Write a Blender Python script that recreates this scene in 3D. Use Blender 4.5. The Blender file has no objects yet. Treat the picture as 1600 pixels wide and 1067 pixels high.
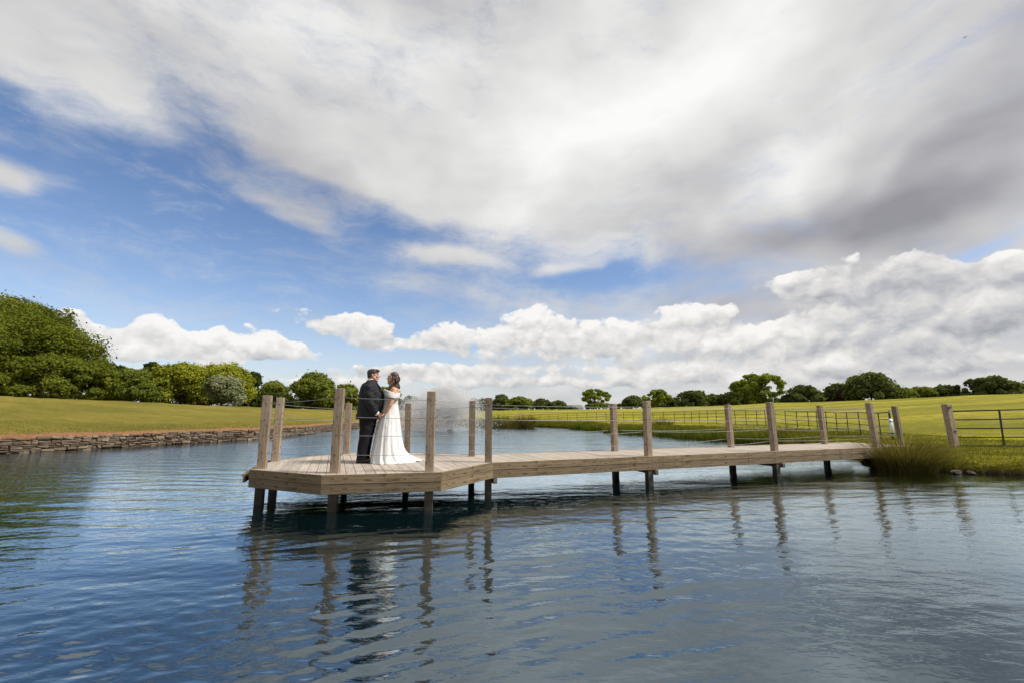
import bpy, bmesh, math, random
import numpy as np
from mathutils import Vector, Matrix
R = math.radians
S = bpy.context.scene
COL = S.collection

# ------------------------------------------------------------------ camera
CAMZ, FPX, HOR = 1.495, 711.0, 646.0          # eye above water, focal length and horizon row on a 1600x1067 plate
PITCH = math.atan((HOR-533.5)/FPX)
cam = bpy.data.cameras.new('camera'); co = bpy.data.objects.new('camera', cam); COL.objects.link(co)
cam.sensor_width = 36; cam.lens = 36*FPX/1600; cam.clip_start = .05; cam.clip_end = 6000
co.location = (0, 0, CAMZ); co.rotation_euler = (R(90)+PITCH, 0, 0); S.camera = co
CP, SP = math.cos(PITCH), math.sin(PITCH)

def ray(px, py):
    u = (px-800)/FPX; v = -(py-533.5)/FPX
    return Vector((u, CP-SP*v, SP+CP*v))
def onz(px, py, z=0.0):
    d = ray(px, py); k = (z-CAMZ)/d.z
    return Vector((d.x*k, d.y*k, z))
def at(px, py, Y):
    d = ray(px, py); k = Y/d.y
    return Vector((d.x*k, Y, CAMZ+d.z*k))
def azel(px, py):
    d = ray(px, py).normalized()
    return math.atan2(d.x, d.y), math.asin(d.z)

# ------------------------------------------------------------------ node helpers
class NT:
    def __init__(s, tree): s.t = tree; s.n = tree.nodes; s.l = tree.links
    def node(s, typ, **kw):
        n = s.n.new(typ)
        for k, v in kw.items(): setattr(n, k, v)
        return n
    def put(s, sock, v):
        if v is None: return
        if isinstance(v, bpy.types.NodeSocket): s.l.new(v, sock)
        elif isinstance(v, (tuple, list)) and len(v) == 3 and sock.type == 'RGBA': sock.default_value = (*v, 1)
        else: sock.default_value = v
    def m(s, op, a, b=None, c=None, clamp=False):
        n = s.node('ShaderNodeMath', operation=op, use_clamp=clamp)
        s.put(n.inputs[0], a); s.put(n.inputs[1], b); s.put(n.inputs[2], c); return n.outputs[0]
    def vm(s, op, a, b=None, c=None):
        n = s.node('ShaderNodeVectorMath', operation=op)
        s.put(n.inputs[0], a); s.put(n.inputs[1], b)
        if c is not None: s.put(n.inputs[2], c)
        return n.outputs['Value'] if op in ('DOT_PRODUCT', 'LENGTH') else n.outputs[0]
    def xyz(s, x, y, z=0.0):
        n = s.node('ShaderNodeCombineXYZ'); s.put(n.inputs[0], x); s.put(n.inputs[1], y); s.put(n.inputs[2], z); return n.outputs[0]
    def sep(s, v):
        n = s.node('ShaderNodeSeparateXYZ'); s.put(n.inputs[0], v); return n.outputs
    def noise(s, vec, scale, detail=4, rough=.5, dist=0, out=0):
        n = s.node('ShaderNodeTexNoise'); s.put(n.inputs['Vector'], vec)
        for k, v in (('Scale', scale), ('Detail', detail), ('Roughness', rough), ('Distortion', dist)): s.put(n.inputs[k], v)
        return n.outputs[out]
    def ss(s, v, a, b, lo=0.0, hi=1.0, kind='SMOOTHSTEP'):
        n = s.node('ShaderNodeMapRange', interpolation_type=kind)
        for i, q in enumerate((v, a, b, lo, hi)): s.put(n.inputs[i], q)
        return n.outputs[0]
    def mix(s, f, a, b, blend='MIX'):
        n = s.node('ShaderNodeMix', data_type='RGBA', blend_type=blend)
        s.put(n.inputs[0], f); s.put(n.inputs[6], a); s.put(n.inputs[7], b); return n.outputs[2]
    def ramp(s, f, stops):
        n = s.node('ShaderNodeValToRGB'); s.put(n.inputs[0], f); e = n.color_ramp.elements
        while len(e) > 1: e.remove(e[0])
        e[0].position = stops[0][0]; e[0].color = (*stops[0][1], 1)
        for p, c in stops[1:]:
            q = e.new(p); q.color = (*c, 1)
        return n.outputs[0]

# ------------------------------------------------------------------ sun, sky, exposure
SUN_AZ, SUN_EL = R(100), R(50)        # azimuth from +Y towards +X
sd = Vector((math.sin(SUN_AZ)*math.cos(SUN_EL), math.cos(SUN_AZ)*math.cos(SUN_EL), math.sin(SUN_EL)))
sun = bpy.data.lights.new('sun', 'SUN'); sun.energy = 3.0; sun.angle = R(12); sun.color = (1, .94, .86)
so = bpy.data.objects.new('sun', sun); COL.objects.link(so); so.rotation_euler = sd.to_track_quat('Z', 'Y').to_euler()
S.view_settings.view_transform = 'Standard'; S.view_settings.look = 'None'
S.view_settings.exposure = 0.78; S.view_settings.gamma = 1.0
EXPF = 2**S.view_settings.exposure

w = bpy.data.worlds.new('World'); S.world = w; w.use_nodes = True
T = NT(w.node_tree)
for n in list(T.n): T.n.remove(n)
out = T.node('ShaderNodeOutputWorld'); bg = T.node('ShaderNodeBackground'); bg.inputs[1].default_value = 0.1
T.l.new(bg.outputs[0], out.inputs[0])
sky = T.node('ShaderNodeTexSky', sky_type='NISHITA', sun_disc=False, sun_elevation=SUN_EL, sun_rotation=SUN_AZ,
             air_density=1.0, dust_density=.6, ozone_density=1.6)
G = T.node('ShaderNodeTexCoord').outputs['Generated']
gx, gy, gz = T.sep(G)[:3]
az = T.m('ARCTAN2', gx, gy); el = T.m('ARCSINE', gz)
P0 = T.xyz(az, el, 1.0)   # third component 1: homogeneous, so one dot product is an affine map
# planar layer coordinates: a flat cloud sheet seen in perspective
zz = T.m('MAXIMUM', T.m('ADD', gz, .12), .03)
PL = T.xyz(T.m('DIVIDE', gx, zz), T.m('DIVIDE', gy, zz), 0)
def ellipse(P, b):
    """local (x, y) inside one soft rotated ellipse given as (px, py, half width, half height, tilt deg, weight)"""
    px, py, hw, hh, tilt, wt = b
    a, e = azel(px, py); sa = abs(azel(px+hw, py)[0]-a); se = abs(azel(px, py-hh)[1]-e)
    c, s = math.cos(R(tilt)), math.sin(R(tilt))
    x = T.vm('DOT_PRODUCT', P, (c/sa, s/sa, -(c*a+s*e)/sa))
    y = T.vm('DOT_PRODUCT', P, (-s/se, c/se, (s*a-c*e)/se))
    return x, y, T.m('MULTIPLY_ADD', x, x, T.m('MULTIPLY', y, y))
def blobs(P, lst, start=0.0):
    acc = start
    for b in lst:
        x, y, q = ellipse(P, b)
        acc = T.m('MULTIPLY_ADD', T.m('EXPONENT', T.m('MULTIPLY', q, -1.0)), b[5], acc)
    return acc
def blobs2(P, lst):
    """flat-topped ellipses; also returns the height inside them, from -1 at the base to 1 at the top"""
    acc = 0.0; hh_ = 0.0
    for b in lst:
        x, y, q = ellipse(P, b)
        g = T.m('MULTIPLY', T.m('EXPONENT', T.m('MULTIPLY', T.m('MULTIPLY', q, q), -.7)), b[5])
        acc = T.m('ADD', g, acc); hh_ = T.m('MULTIPLY_ADD', g, y, hh_)
    return acc, hh_
K = 1/(bg.inputs[1].default_value*EXPF)
# --- layer A: the broad high sheet with torn wispy edges, open to blue at the left
W1 = T.vm('SUBTRACT', T.noise(G, 3.2, 3, .6, out=1), (.5, .5, .5))
PA = T.vm('ADD', P0, T.vm('MULTIPLY', W1, (.2, .11, 0)))
cA = blobs(PA, [(120,330,340,120,0,-1.5),(20,190,170,70,-8,-.75),(400,310,210,95,-8,-.8),(340,215,150,36,-14,-.5),
    (660,385,235,50,-6,-.95),(950,436,190,28,-4,-1.0),(250,470,560,85,0,-1.4),(1140,464,90,20,4,-.6),(1540,392,90,18,9,-.9),
    (420,570,480,75,0,-1.3),(545,266,100,26,-6,1.35),(455,325,85,30,-18,1.0),(705,404,95,17,-6,1.5),(10,284,100,32,6,1.75),
    (0,388,65,30,-14,1.6),(110,240,70,50,10,.7),(875,426,50,9,3,.9),(180,150,190,45,-14,.35),(30,110,120,25,-20,.3),(720,310,110,40,-20,.3),(610,285,60,30,-10,.35),(270,290,90,20,0,.3),(200,420,220,26,-4,.38),(560,235,120,20,-14,.3),(840,350,70,16,-10,.35),(570,262,130,44,-10,.45),(470,325,95,34,-14,.35),(240,190,120,40,-16,.25),(1100,150,700,190,6,.35),(1500,300,300,120,8,.35)], 1.1)
nA = T.noise(PL, 1.3, 4, .6, .5); nA2 = T.noise(T.vm('MULTIPLY', PA, (4.5, 12, 1)), 1.6, 6, .68)
dens = T.m('ADD', cA, T.m('MULTIPLY', T.m('SUBTRACT', nA, .5), .9))
dens = T.m('ADD', dens, T.m('MULTIPLY', T.m('SUBTRACT', nA2, .5), 1.8))
aA = T.ss(dens, -.25, 1.3)
aA = T.m('MAXIMUM', aA, T.ss(nA2, .44, .74, .0, .34))
shA = blobs(PA, [(1080,140,210,120,10,.24),(1230,270,90,60,10,.22),(760,90,420,160,0,.08),(860,240,180,90,0,.12),
    (1300,350,330,46,10,-.25),(1420,330,420,130,8,-.10),(1130,390,160,30,4,-.12),(1530,190,170,60,22,-.16),(1395,268,110,20,22,.12),(1100,300,150,45,-10,-.1),(1580,80,130,130,0,-.17),(1560,330,200,60,10,-.06),
    (1330,160,110,60,20,.05),(960,400,150,26,-8,.14),(600,60,160,70,0,.04),(720,20,200,60,0,-.08),(0,-60,300,120,0,-.08)], .69)
n1 = T.noise(T.vm('MULTIPLY', PA, (2.2, 4.5, 1)), 1.7, 4, .5)
shA = T.m('ADD', shA, T.m('MULTIPLY', T.m('SUBTRACT', n1, .5), .54))
n1b = T.noise(T.vm('MULTIPLY', PL, (1.6, .9, 1)), 1.1, 3, .5)
shA = T.m('ADD', shA, T.m('MULTIPLY', T.m('SUBTRACT', n1b, .5), .46))
shA = T.m('MINIMUM', T.m('MAXIMUM', shA, .33), .97)
colA = T.mix(T.ss(shA, .3, .75), (.93, .93, 1.02), (1.0, .995, .985))
colA = T.vm('SCALE', colA); T.put(colA.node.inputs['Scale'], shA)
# --- layer B: heaped cumulus low over the horizon, lit tops and grey flat bases
W2 = T.vm('SUBTRACT', T.noise(G, 11, 3, .6, out=1), (.5, .5, .5))
PB = T.vm('ADD', P0, T.vm('MULTIPLY', W2, (.05, .028, 0)))
BL = [(110,500,40,26,0,1),(160,532,100,26,0,1),(245,510,38,27,0,1),(300,538,100,20,0,1),(385,526,70,22,0,1),(495,500,75,22,0,1),(565,518,60,22,0,1),(600,540,50,14,0,.8),(440,545,70,15,0,.9),(200,552,120,12,0,.7),(360,548,120,14,0,.8),
    (345,566,42,14,0,1.1),(690,520,50,24,0,1),(820,506,62,32,0,1),(800,545,140,28,0,1),(930,522,70,26,0,1),(1055,504,60,32,0,1),(1040,548,140,28,0,1),
    (1135,498,36,22,0,1),(1180,540,100,34,0,1),(1265,512,90,32,0,.9),(1225,452,75,24,4,1),(1330,438,120,44,0,.85),(1450,455,150,40,0,.5),(1420,520,180,50,0,1),(1570,475,120,45,0,1),
    (1570,418,75,24,6,1),(1440,430,60,34,0,.8),(880,588,420,16,0,.8),(1330,585,500,34,0,1),(640,578,160,12,0,.6),(700,600,250,10,0,.6),(480,600,120,8,0,.4)]
cB, hB = blobs2(PB, BL)
NB = T.vm('MULTIPLY', P0, (1, 1.5, 1))
def billow(off):
    v = T.node('ShaderNodeTexVoronoi', feature='F1'); 
    T.put(v.inputs['Vector'], T.vm('ADD', T.vm('ADD', NB, off), (0, 0, 0)))
    v.inputs['Scale'].default_value = 15; 
    try: v.inputs['Detail'].default_value = 3; v.inputs['Roughness'].default_value = .56
    except Exception: pass
    return v.outputs['Distance']
wv = T.vm('MULTIPLY', W2, (.06, .06, 0))
b0 = billow(wv); b1 = billow(T.vm('ADD', wv, (-.006, .026, 0)))
fB = T.noise(G, 26, 4, .62)
dB = T.m('ADD', T.m('SUBTRACT', T.m('MINIMUM', cB, 1.25), T.m('MULTIPLY', b0, .72)), T.m('MULTIPLY', T.m('SUBTRACT', fB, .5), .6))
hn = T.m('DIVIDE', hB, T.m('MAXIMUM', cB, .15))
aB = T.ss(dB, -.08, T.ss(hn, -.5, .6, .38, .16))
hn = T.m('DIVIDE', hB, T.m('MAXIMUM', cB, .15))
rel = T.m('SUBTRACT', b1, b0)
shB = T.m('ADD', T.m('MULTIPLY', hn, .24), T.m('MULTIPLY', rel, .27))
shB = T.m('ADD', shB, T.m('MULTIPLY', T.m('SUBTRACT', fB, .5), -.22))
shB = T.m('ADD', shB, T.m('MULTIPLY', T.m('SUBTRACT', T.noise(T.vm('MULTIPLY', P0, (6, 16, 1)), 2, 3, .6), .5), .26))
shB = T.m('ADD', shB, blobs(P0, [(1450,490,300,110,0,-.18),(1350,430,180,40,0,-.06),(300,500,300,80,0,.08),(880,490,300,30,0,.08),(1000,590,700,30,0,-.03)], .78))
shB = T.m('MINIMUM', T.m('MAXIMUM', shB, .36), .96)
colB = T.mix(T.ss(shB, .4, .8), (.92, .95, 1.04), (1.0, .985, .96))
colB = T.vm('SCALE', colB); T.put(colB.node.inputs['Scale'], shB)
# --- clear air
elr = T.ss(el, .02, .6)
tint = T.ramp(elr, [(0, (1.1, 1.0, 1.0)), (.3, (.84, .88, .98)), (.7, (.70, .79, .92)), (1, (.7, .78, .9))])
blue = T.mix(1.0, sky.outputs[0], tint, 'MULTIPLY')
blue = T.vm('SCALE', blue); blue.node.inputs['Scale'].default_value = .88
haze = T.m('EXPONENT', T.m('MULTIPLY', T.m('MAXIMUM', el, 0.0), -9.0))
blue = T.mix(T.m('MULTIPLY', haze, .75), blue, tuple(K*x for x in (.50, .58, .71)))
SCA = T.vm('SCALE', colA); SCA.node.inputs['Scale'].default_value = K
SCB = T.vm('SCALE', colB); SCB.node.inputs['Scale'].default_value = K
c = T.mix(aA, blue, SCA)
c = T.mix(T.m('MULTIPLY', aB, .97), c, SCB)
T.l.new(c, bg.inputs[0])
w.cycles.sampling_method = 'MANUAL'; w.cycles.sample_map_resolution = 1024

# ------------------------------------------------------------------ object helpers
def tag(o, label=None, cat=None, group=None, kind=None):
    if label: o['label'] = label
    if cat: o['category'] = cat
    if group: o['group'] = group
    if kind: o['kind'] = kind
    return o
def empty(name, loc=(0, 0, 0), rz=0.0):
    o = bpy.data.objects.new(name, None); COL.objects.link(o); o.location = loc; o.rotation_euler = (0, 0, rz)
    o.empty_display_size = .2; return o
def link(name, me, mat, parent=None):
    o = bpy.data.objects.new(name, me); COL.objects.link(o)
    if mat:
        me.materials.clear()
        for q in (mat if isinstance(mat, list) else [mat]): me.materials.append(q)
    if parent: o.parent = parent
    return o
def mesh_np(name, V, F, smooth=False, attr=None):
    """V (n,3); F (m,k) with equal k, or list of such arrays"""
    Fs = F if isinstance(F, list) else [F]
    me = bpy.data.meshes.new(name); me.vertices.add(len(V)); me.vertices.foreach_set('co', np.asarray(V, np.float32).ravel())
    loops = np.concatenate([f.ravel() for f in Fs]).astype(np.int32)
    tot = np.concatenate([np.full(len(f), f.shape[1]) for f in Fs]).astype(np.int32)
    st = np.concatenate([[0], np.cumsum(tot)[:-1]]).astype(np.int32)
    me.loops.add(len(loops)); me.loops.foreach_set('vertex_index', loops)
    me.polygons.add(len(tot)); me.polygons.foreach_set('loop_start', st); me.polygons.foreach_set('loop_total', tot)
    me.polygons.foreach_set('use_smooth', np.full(len(tot), smooth))
    me.update(calc_edges=True)
    if attr is not None:
        a = me.attributes.new('tint', 'FLOAT', 'POINT'); a.data.foreach_set('value', np.asarray(attr, np.float32))
    return me
class MB:
    """collects shapes into ONE mesh"""
    def __init__(s): s.v = []; s.f = []
    def add(s, vs, fs):
        b = len(s.v); s.v += [tuple(v) for v in vs]; s.f += [tuple(b+i for i in f) for f in fs]; return s
    def box(s, c, size, rz=0.0, top=None, tilt=None, bev=0.0):
        """box centred at c; top = (dx, dy) shifts the upper face (a lean)"""
        hx, hy, hz = size[0]/2, size[1]/2, size[2]/2; cz, sz = math.cos(rz), math.sin(rz); tx, ty = top or (0, 0)
        if bev <= 0:
            P = [(sx*hx, sy*hy, z) for z in (-hz, hz) for sx, sy in ((-1,-1),(1,-1),(1,1),(-1,1))]
            F = [(3,2,1,0),(4,5,6,7),(0,1,5,4),(1,2,6,5),(2,3,7,6),(3,0,4,7)]
        else:
            b = bev; P = []; F = []
            prof = [(-hz, b), (-hz+b, 0), (hz-b, 0), (hz, b)]
            for z, i in prof:
                x0, y0 = hx-i, hy-i
                P += [(-x0, -hy+i+ (0), z)]; P.pop()
                k = b if i == 0 else b*.6
                P += [(-x0+k,-y0,z),(x0-k,-y0,z),(x0,-y0+k,z),(x0,y0-k,z),(x0-k,y0,z),(-x0+k,y0,z),(-x0,y0-k,z),(-x0,-y0+k,z)]
            F.append(tuple(range(7,-1,-1))); F.append(tuple(range(24,32)))
            for r in range(3):
                for i in range(8): j = (i+1) % 8; F.append((r*8+i, r*8+j, (r+1)*8+j, (r+1)*8+i))
        V = []
        for x, y, z in P:
            t = (z+hz)/(2*hz); V.append((c[0]+x*cz-y*sz+tx*t, c[1]+x*sz+y*cz+ty*t, c[2]+z))
        return s.add(V, F)
    def loft(s, rings, n=16, cap=True, pw=1.0):
        """rings: (centre, axis u vector, axis v vector)"""
        V = []
        for c, u, v in rings:
            c, u, v = Vector(c), Vector(u), Vector(v)
            for i in range(n):
                a = 2*math.pi*i/n; ca, sa = math.cos(a), math.sin(a)
                ca = math.copysign(abs(ca)**pw, ca); sa = math.copysign(abs(sa)**pw, sa)
                V.append(c+u*ca+v*sa)
        F = []
        m = len(rings)
        for r in range(m-1):
            for i in range(n): j = (i+1) % n; F.append((r*n+i, r*n+j, (r+1)*n+j, (r+1)*n+i))
        if cap: F.append(tuple(range(n-1, -1, -1))); F.append(tuple((m-1)*n+i for i in range(n)))
        return s.add(V, F)
    def tube(s, pts, rad, n=8, cap=True, flat=1.0):
        pts = [Vector(p) for p in pts]; m = len(pts)
        if not isinstance(rad, (list, tuple)): rad = [rad]*m
        rings = []; up = None
        for i, p in enumerate(pts):
            d = (pts[min(i+1, m-1)]-pts[max(i-1, 0)]).normalized()
            if up is None: up = Vector((0, 0, 1)) if abs(d.z) < .9 else Vector((0, 1, 0))
            u = d.cross(up).normalized(); v = u.cross(d).normalized(); up = v
            rings.append((p, u*rad[i], v*rad[i]*flat))
        return s.loft(rings, n, cap)
    def ell(s, c, r, n=16, m=10, rot=None):
        c = Vector(c); V = []; F = []
        M = rot or Matrix.Identity(3)
        for j in range(1, m):
            t = math.pi*j/m
            for i in range(n):
                a = 2*math.pi*i/n
                V.append(c+M@Vector((r[0]*math.sin(t)*math.cos(a), r[1]*math.sin(t)*math.sin(a), r[2]*math.cos(t))))
        V.append(c+M@Vector((0, 0, r[2]))); V.append(c-M@Vector((0, 0, r[2])))
        for j in range(m-2):
            for i in range(n): k = (i+1) % n; F.append((j*n+i, (j+1)*n+i, (j+1)*n+k, j*n+k))
        top = (m-1)*n
        for i in range(n): k = (i+1) % n; F.append((top, i, k)); F.append((top+1, (m-2)*n+k, (m-2)*n+i))
        return s.add(V, F)
    def mesh(s, name, smooth=False):
        me = bpy.data.meshes.new(name); me.from_pydata(s.v, [], s.f); me.update()
        if smooth: me.polygons.foreach_set('use_smooth', [True]*len(me.polygons))
        return me
    def build(s, name, mat, parent=None, smooth=False): return link(name, s.mesh(name, smooth), mat, parent)
    def remesh(s, name, mat, parent=None, voxel=.006, smooth=4, fac=.5):
        """all the overlapping shapes fused to one continuous skin"""
        me = s.mesh(name); o = link(name, me, mat)
        r = o.modifiers.new('r', 'REMESH'); r.mode = 'VOXEL'; r.voxel_size = voxel; r.use_smooth_shade = True
        if smooth: q = o.modifiers.new('s', 'SMOOTH'); q.iterations = smooth; q.factor = fac
        dg = bpy.context.evaluated_depsgraph_get(); dg.update()
        me2 = bpy.data.meshes.new_from_object(o.evaluated_get(dg)); o.modifiers.clear(); o.data = me2; bpy.data.meshes.remove(me)
        if not me2.materials: me2.materials.append(mat)
        if parent: o.parent = parent
        return o

# ------------------------------------------------------------------ materials
def mat(name, fn):
    m_ = bpy.data.materials.new(name); m_.use_nodes = True; t = NT(m_.node_tree)
    for n in list(t.n): t.n.remove(n)
    o = t.node('ShaderNodeOutputMaterial'); p = t.node('ShaderNodeBsdfPrincipled'); t.l.new(p.outputs[0], o.inputs[0])
    t.p = p; t.o = o; fn(t, p); return m_
def setp(t, p, **kw):
    for k, v in kw.items(): t.put(p.inputs[k.replace('_', ' ')], v)
def bump(t, h, strength=.3, dist=.01):
    b = t.node('ShaderNodeBump'); b.inputs['Strength'].default_value = strength; b.inputs['Distance'].default_value = dist
    t.put(b.inputs['Height'], h); t.l.new(b.outputs[0], t.p.inputs['Normal'])
def plain(name, col, rough=.6, metal=0.0, var=.12, scale=20, spec=None):
    def f(t, p):
        O = t.node('ShaderNodeTexCoord').outputs['Object']
        n = t.noise(O, scale, 3); k = t.ss(n, .3, .7, 1-var, 1+var, 'LINEAR')
        c = t.vm('SCALE', tuple(col)); t.put(c.node.inputs['Scale'], k)
        setp(t, p, Base_Color=c, Roughness=rough, Metallic=metal)
        if spec is not None: p.inputs['Specular IOR Level'].default_value = spec
    return mat(name, f)
def obj_coord(t): return t.node('ShaderNodeTexCoord').outputs['Object']
def wood(name, c1, c2, axis='Z', weather=(.30, .27, .25), groove=0.0):
    def f(t, p):
        O = obj_coord(t); sc = {'X': (1.2, 22, 22), 'Y': (22, 1.2, 22), 'Z': (22, 22, 1.2)}[axis]
        g = t.noise(t.vm('MULTIPLY', O, sc), 1.6, 5, .65, .6)
        b = t.noise(O, 2.3, 4, .6)
        c = t.mix(t.ss(g, .3, .7), c1, c2)
        c = t.mix(t.ss(b, .38, .72, 0, .7), c, weather)
        k = t.noise(t.vm('MULTIPLY', O, tuple(q*.25+2 for q in sc)), 4, 2, .5)
        c = t.mix(t.ss(k, .60, .70, 0, .8), c, tuple(q*.3 for q in c1))
        oi = t.node('ShaderNodeObjectInfo').outputs['Random']
        c = t.vm('SCALE', c); t.put(c.node.inputs['Scale'], t.ss(oi, 0, 1, .72, 1.18, 'LINEAR'))
        # wet and algae stained close to the water line
        z = t.sep(t.node('ShaderNodeNewGeometry').outputs['Position'])[2]
        wet = t.ss(t.m('ADD', z, t.m('MULTIPLY', b, .1)), .13, .34, 1, 0)
        c = t.mix(t.m('MULTIPLY', wet, .8), c, (.018, .018, .012))
        setp(t, p, Base_Color=c, Roughness=.8)
        h = t.m('MULTIPLY', g, .5)
        if groove:
            u = t.m('FRACT', t.m('MULTIPLY', z, 1/groove)); h = t.m('ADD', h, t.ss(t.m('ABSOLUTE', t.m('SUBTRACT', u, .5)), .15, .4, 1, 0))
        bump(t, h, 1.0, .010 if groove else .006)
    return mat(name, f)
M = {}
M['post'] = wood('post_wood', (.155, .11, .073), (.34, .255, .175), 'Z', (.30, .25, .20))
M['fascia'] = wood('fascia_wood', (.14, .095, .048), (.39, .285, .16), 'X', (.31, .235, .145), .0118)
M['pile'] = wood('pile_wood', (.10, .07, .05), (.19, .14, .10), 'Z', (.15, .12, .1))
def deck_f(t, p):
    at_ = t.node('ShaderNodeAttribute', attribute_name='tint').outputs['Fac']
    O = obj_coord(t)
    a = t.vm('DOT_PRODUCT', O, (math.cos(R(21)), math.sin(R(21)), 0)); b = t.vm('DOT_PRODUCT', O, (-math.sin(R(21)), math.cos(R(21)), 0))
    g = t.noise(t.xyz(t.m('MULTIPLY', a, 30), t.m('MULTIPLY', b, 2), at_), 1.2, 4, .6)
    c = t.mix(t.ss(g, .3, .7), (.29, .245, .195), (.45, .385, .31))
    c = t.mix(t.ss(t.noise(O, 1.7, 3), .4, .7, 0, .5), c, (.40, .35, .325))
    c = t.vm('SCALE', c); t.put(c.node.inputs['Scale'], t.ss(at_, 0, 1, .82, 1.12, 'LINEAR'))
    setp(t, p, Base_Color=c, Roughness=.72)
    u = t.m('FRACT', t.m('MULTIPLY', a, 1/.0145)); bump(t, t.ss(t.m('ABSOLUTE', t.m('SUBTRACT', u, .5)), .15, .4, 1, 0), .5, .004)
M['deck'] = mat('deck_boards', deck_f)
M['rope'] = plain('wire_rope', (.26, .26, .26), .45, .3)
M['iron'] = plain('black_iron', (.012, .013, .014), .55, .0)
M['bolt'] = plain('bolt_iron', (.03, .025, .022), .6)
def grass_f(t, p):
    P = t.node('ShaderNodeNewGeometry').outputs['Position']; X, Y, Z = t.sep(P)[:3]
    n1 = t.noise(P, .11, 4, .6); n2 = t.noise(P, 1.1, 4, .65); n3 = t.noise(t.vm('MULTIPLY', P, (1, 1, .2)), 7, 3, .7)
    right = t.ss(t.m('ADD', X, t.m('MULTIPLY', Y, .10)), -6, 6)
    # mowing bands run across the right-hand field
    bands = t.noise(t.xyz(t.m('MULTIPLY', X, .018), t.m('MULTIPLY', Y, .16), 0), 1.0, 3, .5)
    cr = t.mix(t.ss(bands, .4, .6), (.185, .178, .010), (.36, .312, .024))
    cl = t.mix(t.ss(n1, .38, .62), (.145, .125, .018), (.25, .195, .032))
    c = t.mix(right, cl, cr)
    c = t.mix(t.ss(n2, .35, .65, 0, .6), c, (.10, .11, .014))
    c = t.mix(t.ss(n3, .45, .75, 0, .5), c, (.29, .235, .07))
    sp = t.m('GREATER_THAN', t.noise(P, 30, 1, .5), .74)
    c = t.mix(t.m('MULTIPLY', sp, .5), c, (.5, .48, .4))
    ds = t.node('ShaderNodeAttribute', attribute_name='tint').outputs['Fac']      # distance to the shore, metres
    edge = t.m('ADD', ds, t.m('MULTIPLY', t.m('SUBTRACT', n2, .5), 2.2))
    earth = t.mix(t.ss(n3, .3, .7), (.22, .11, .05), (.36, .20, .10))
    leftm = t.ss(X, -2, -8)
    c = t.mix(t.m('MULTIPLY', t.ss(edge, .8, 2.8, 1, 0), leftm), c, earth)
    mud = t.ss(t.m('ADD', Z, t.m('MULTIPLY', t.m('SUBTRACT', n3, .5), .12)), .02, .22, 1, 0)
    c = t.mix(mud, c, t.mix(t.ss(n3, .4, .6), (.035, .025, .015), (.09, .06, .035)))
    setp(t, p, Base_Color=c, Roughness=.95); p.inputs['Specular IOR Level'].default_value = .1
    bump(t, t.m('ADD', t.noise(P, 9, 5, .75), t.m('MULTIPLY', n2, .8)), 1.0, .12)
M['ground'] = mat('meadow', grass_f)
def water_f(t, p):
    P = t.node('ShaderNodeNewGeometry').outputs['Position']; r = t.vm('LENGTH', P)
    t.n.remove(p)
    near = t.ss(r, 4, 26)
    a = t.noise(t.vm('MULTIPLY', P, (3.2, 7.5, 1)), 1.0, 3, .6, .4)
    b = t.noise(t.vm('MULTIPLY', P, (1.0, 3.0, 1)), 1.0, 3, .6, .3)
    fine = t.noise(t.vm('MULTIPLY', P, (9, 17, 1)), 1.0, 2, .6, .3)
    h = t.m('ADD', t.m('MULTIPLY', a, t.m('MULTIPLY_ADD', near, .009, .004)), t.m('MULTIPLY', b, t.m('MULTIPLY', near, .010)))
    h = t.m('ADD', h, t.m('MULTIPLY', fine, t.m('MULTIPLY_ADD', near, .004, .0018)))
    bp = t.node('ShaderNodeBump'); bp.inputs['Strength'].default_value = 1.0; bp.inputs['Distance'].default_value = 1.0; t.put(bp.inputs['Height'], h)
    g = t.node('ShaderNodeBsdfGlossy'); t.put(g.inputs['Roughness'], t.ss(r, 5, 40, .01, .07)); g.inputs['Color'].default_value = (.80, .93, 1, 1)
    d = t.node('ShaderNodeBsdfDiffuse'); d.inputs['Color'].default_value = (.002, .0085, .011, 1)
    fr = t.node('ShaderNodeFresnel'); fr.inputs['IOR'].default_value = 1.45
    for q in (g, d, fr): t.l.new(bp.outputs[0], q.inputs['Normal'])
    mx = t.node('ShaderNodeMixShader'); t.put(mx.inputs[0], t.m('MINIMUM', t.m('ADD', t.m('MULTIPLY_ADD', fr.outputs[0], 1.25, .12), t.ss(r, 3.5, 18, 0, .42)), 1.0)); t.l.new(d.outputs[0], mx.inputs[1]); t.l.new(g.outputs[0], mx.inputs[2])
    t.l.new(mx.outputs[0], t.o.inputs[0])
M['water'] = mat('pond_water', water_f)
def stone_f(t, p):
    P = obj_coord(t); a = t.node('ShaderNodeAttribute', attribute_name='tint').outputs['Fac']
    c = t.ramp(a, [(0, (.06, .042, .03)), (.35, (.115, .082, .056)), (.7, (.165, .122, .082)), (1, (.23, .18, .125))])
    n = t.noise(P, 9, 5, .65); c = t.mix(t.ss(n, .35, .75, 0, .7), c, (.09, .07, .05))
    setp(t, p, Base_Color=c, Roughness=.9); bump(t, n, .7, .04)
M['stone'] = mat('wall_stone', stone_f)
M['joint'] = plain('wall_joint_earth', (.03, .022, .016), .95)
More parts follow.
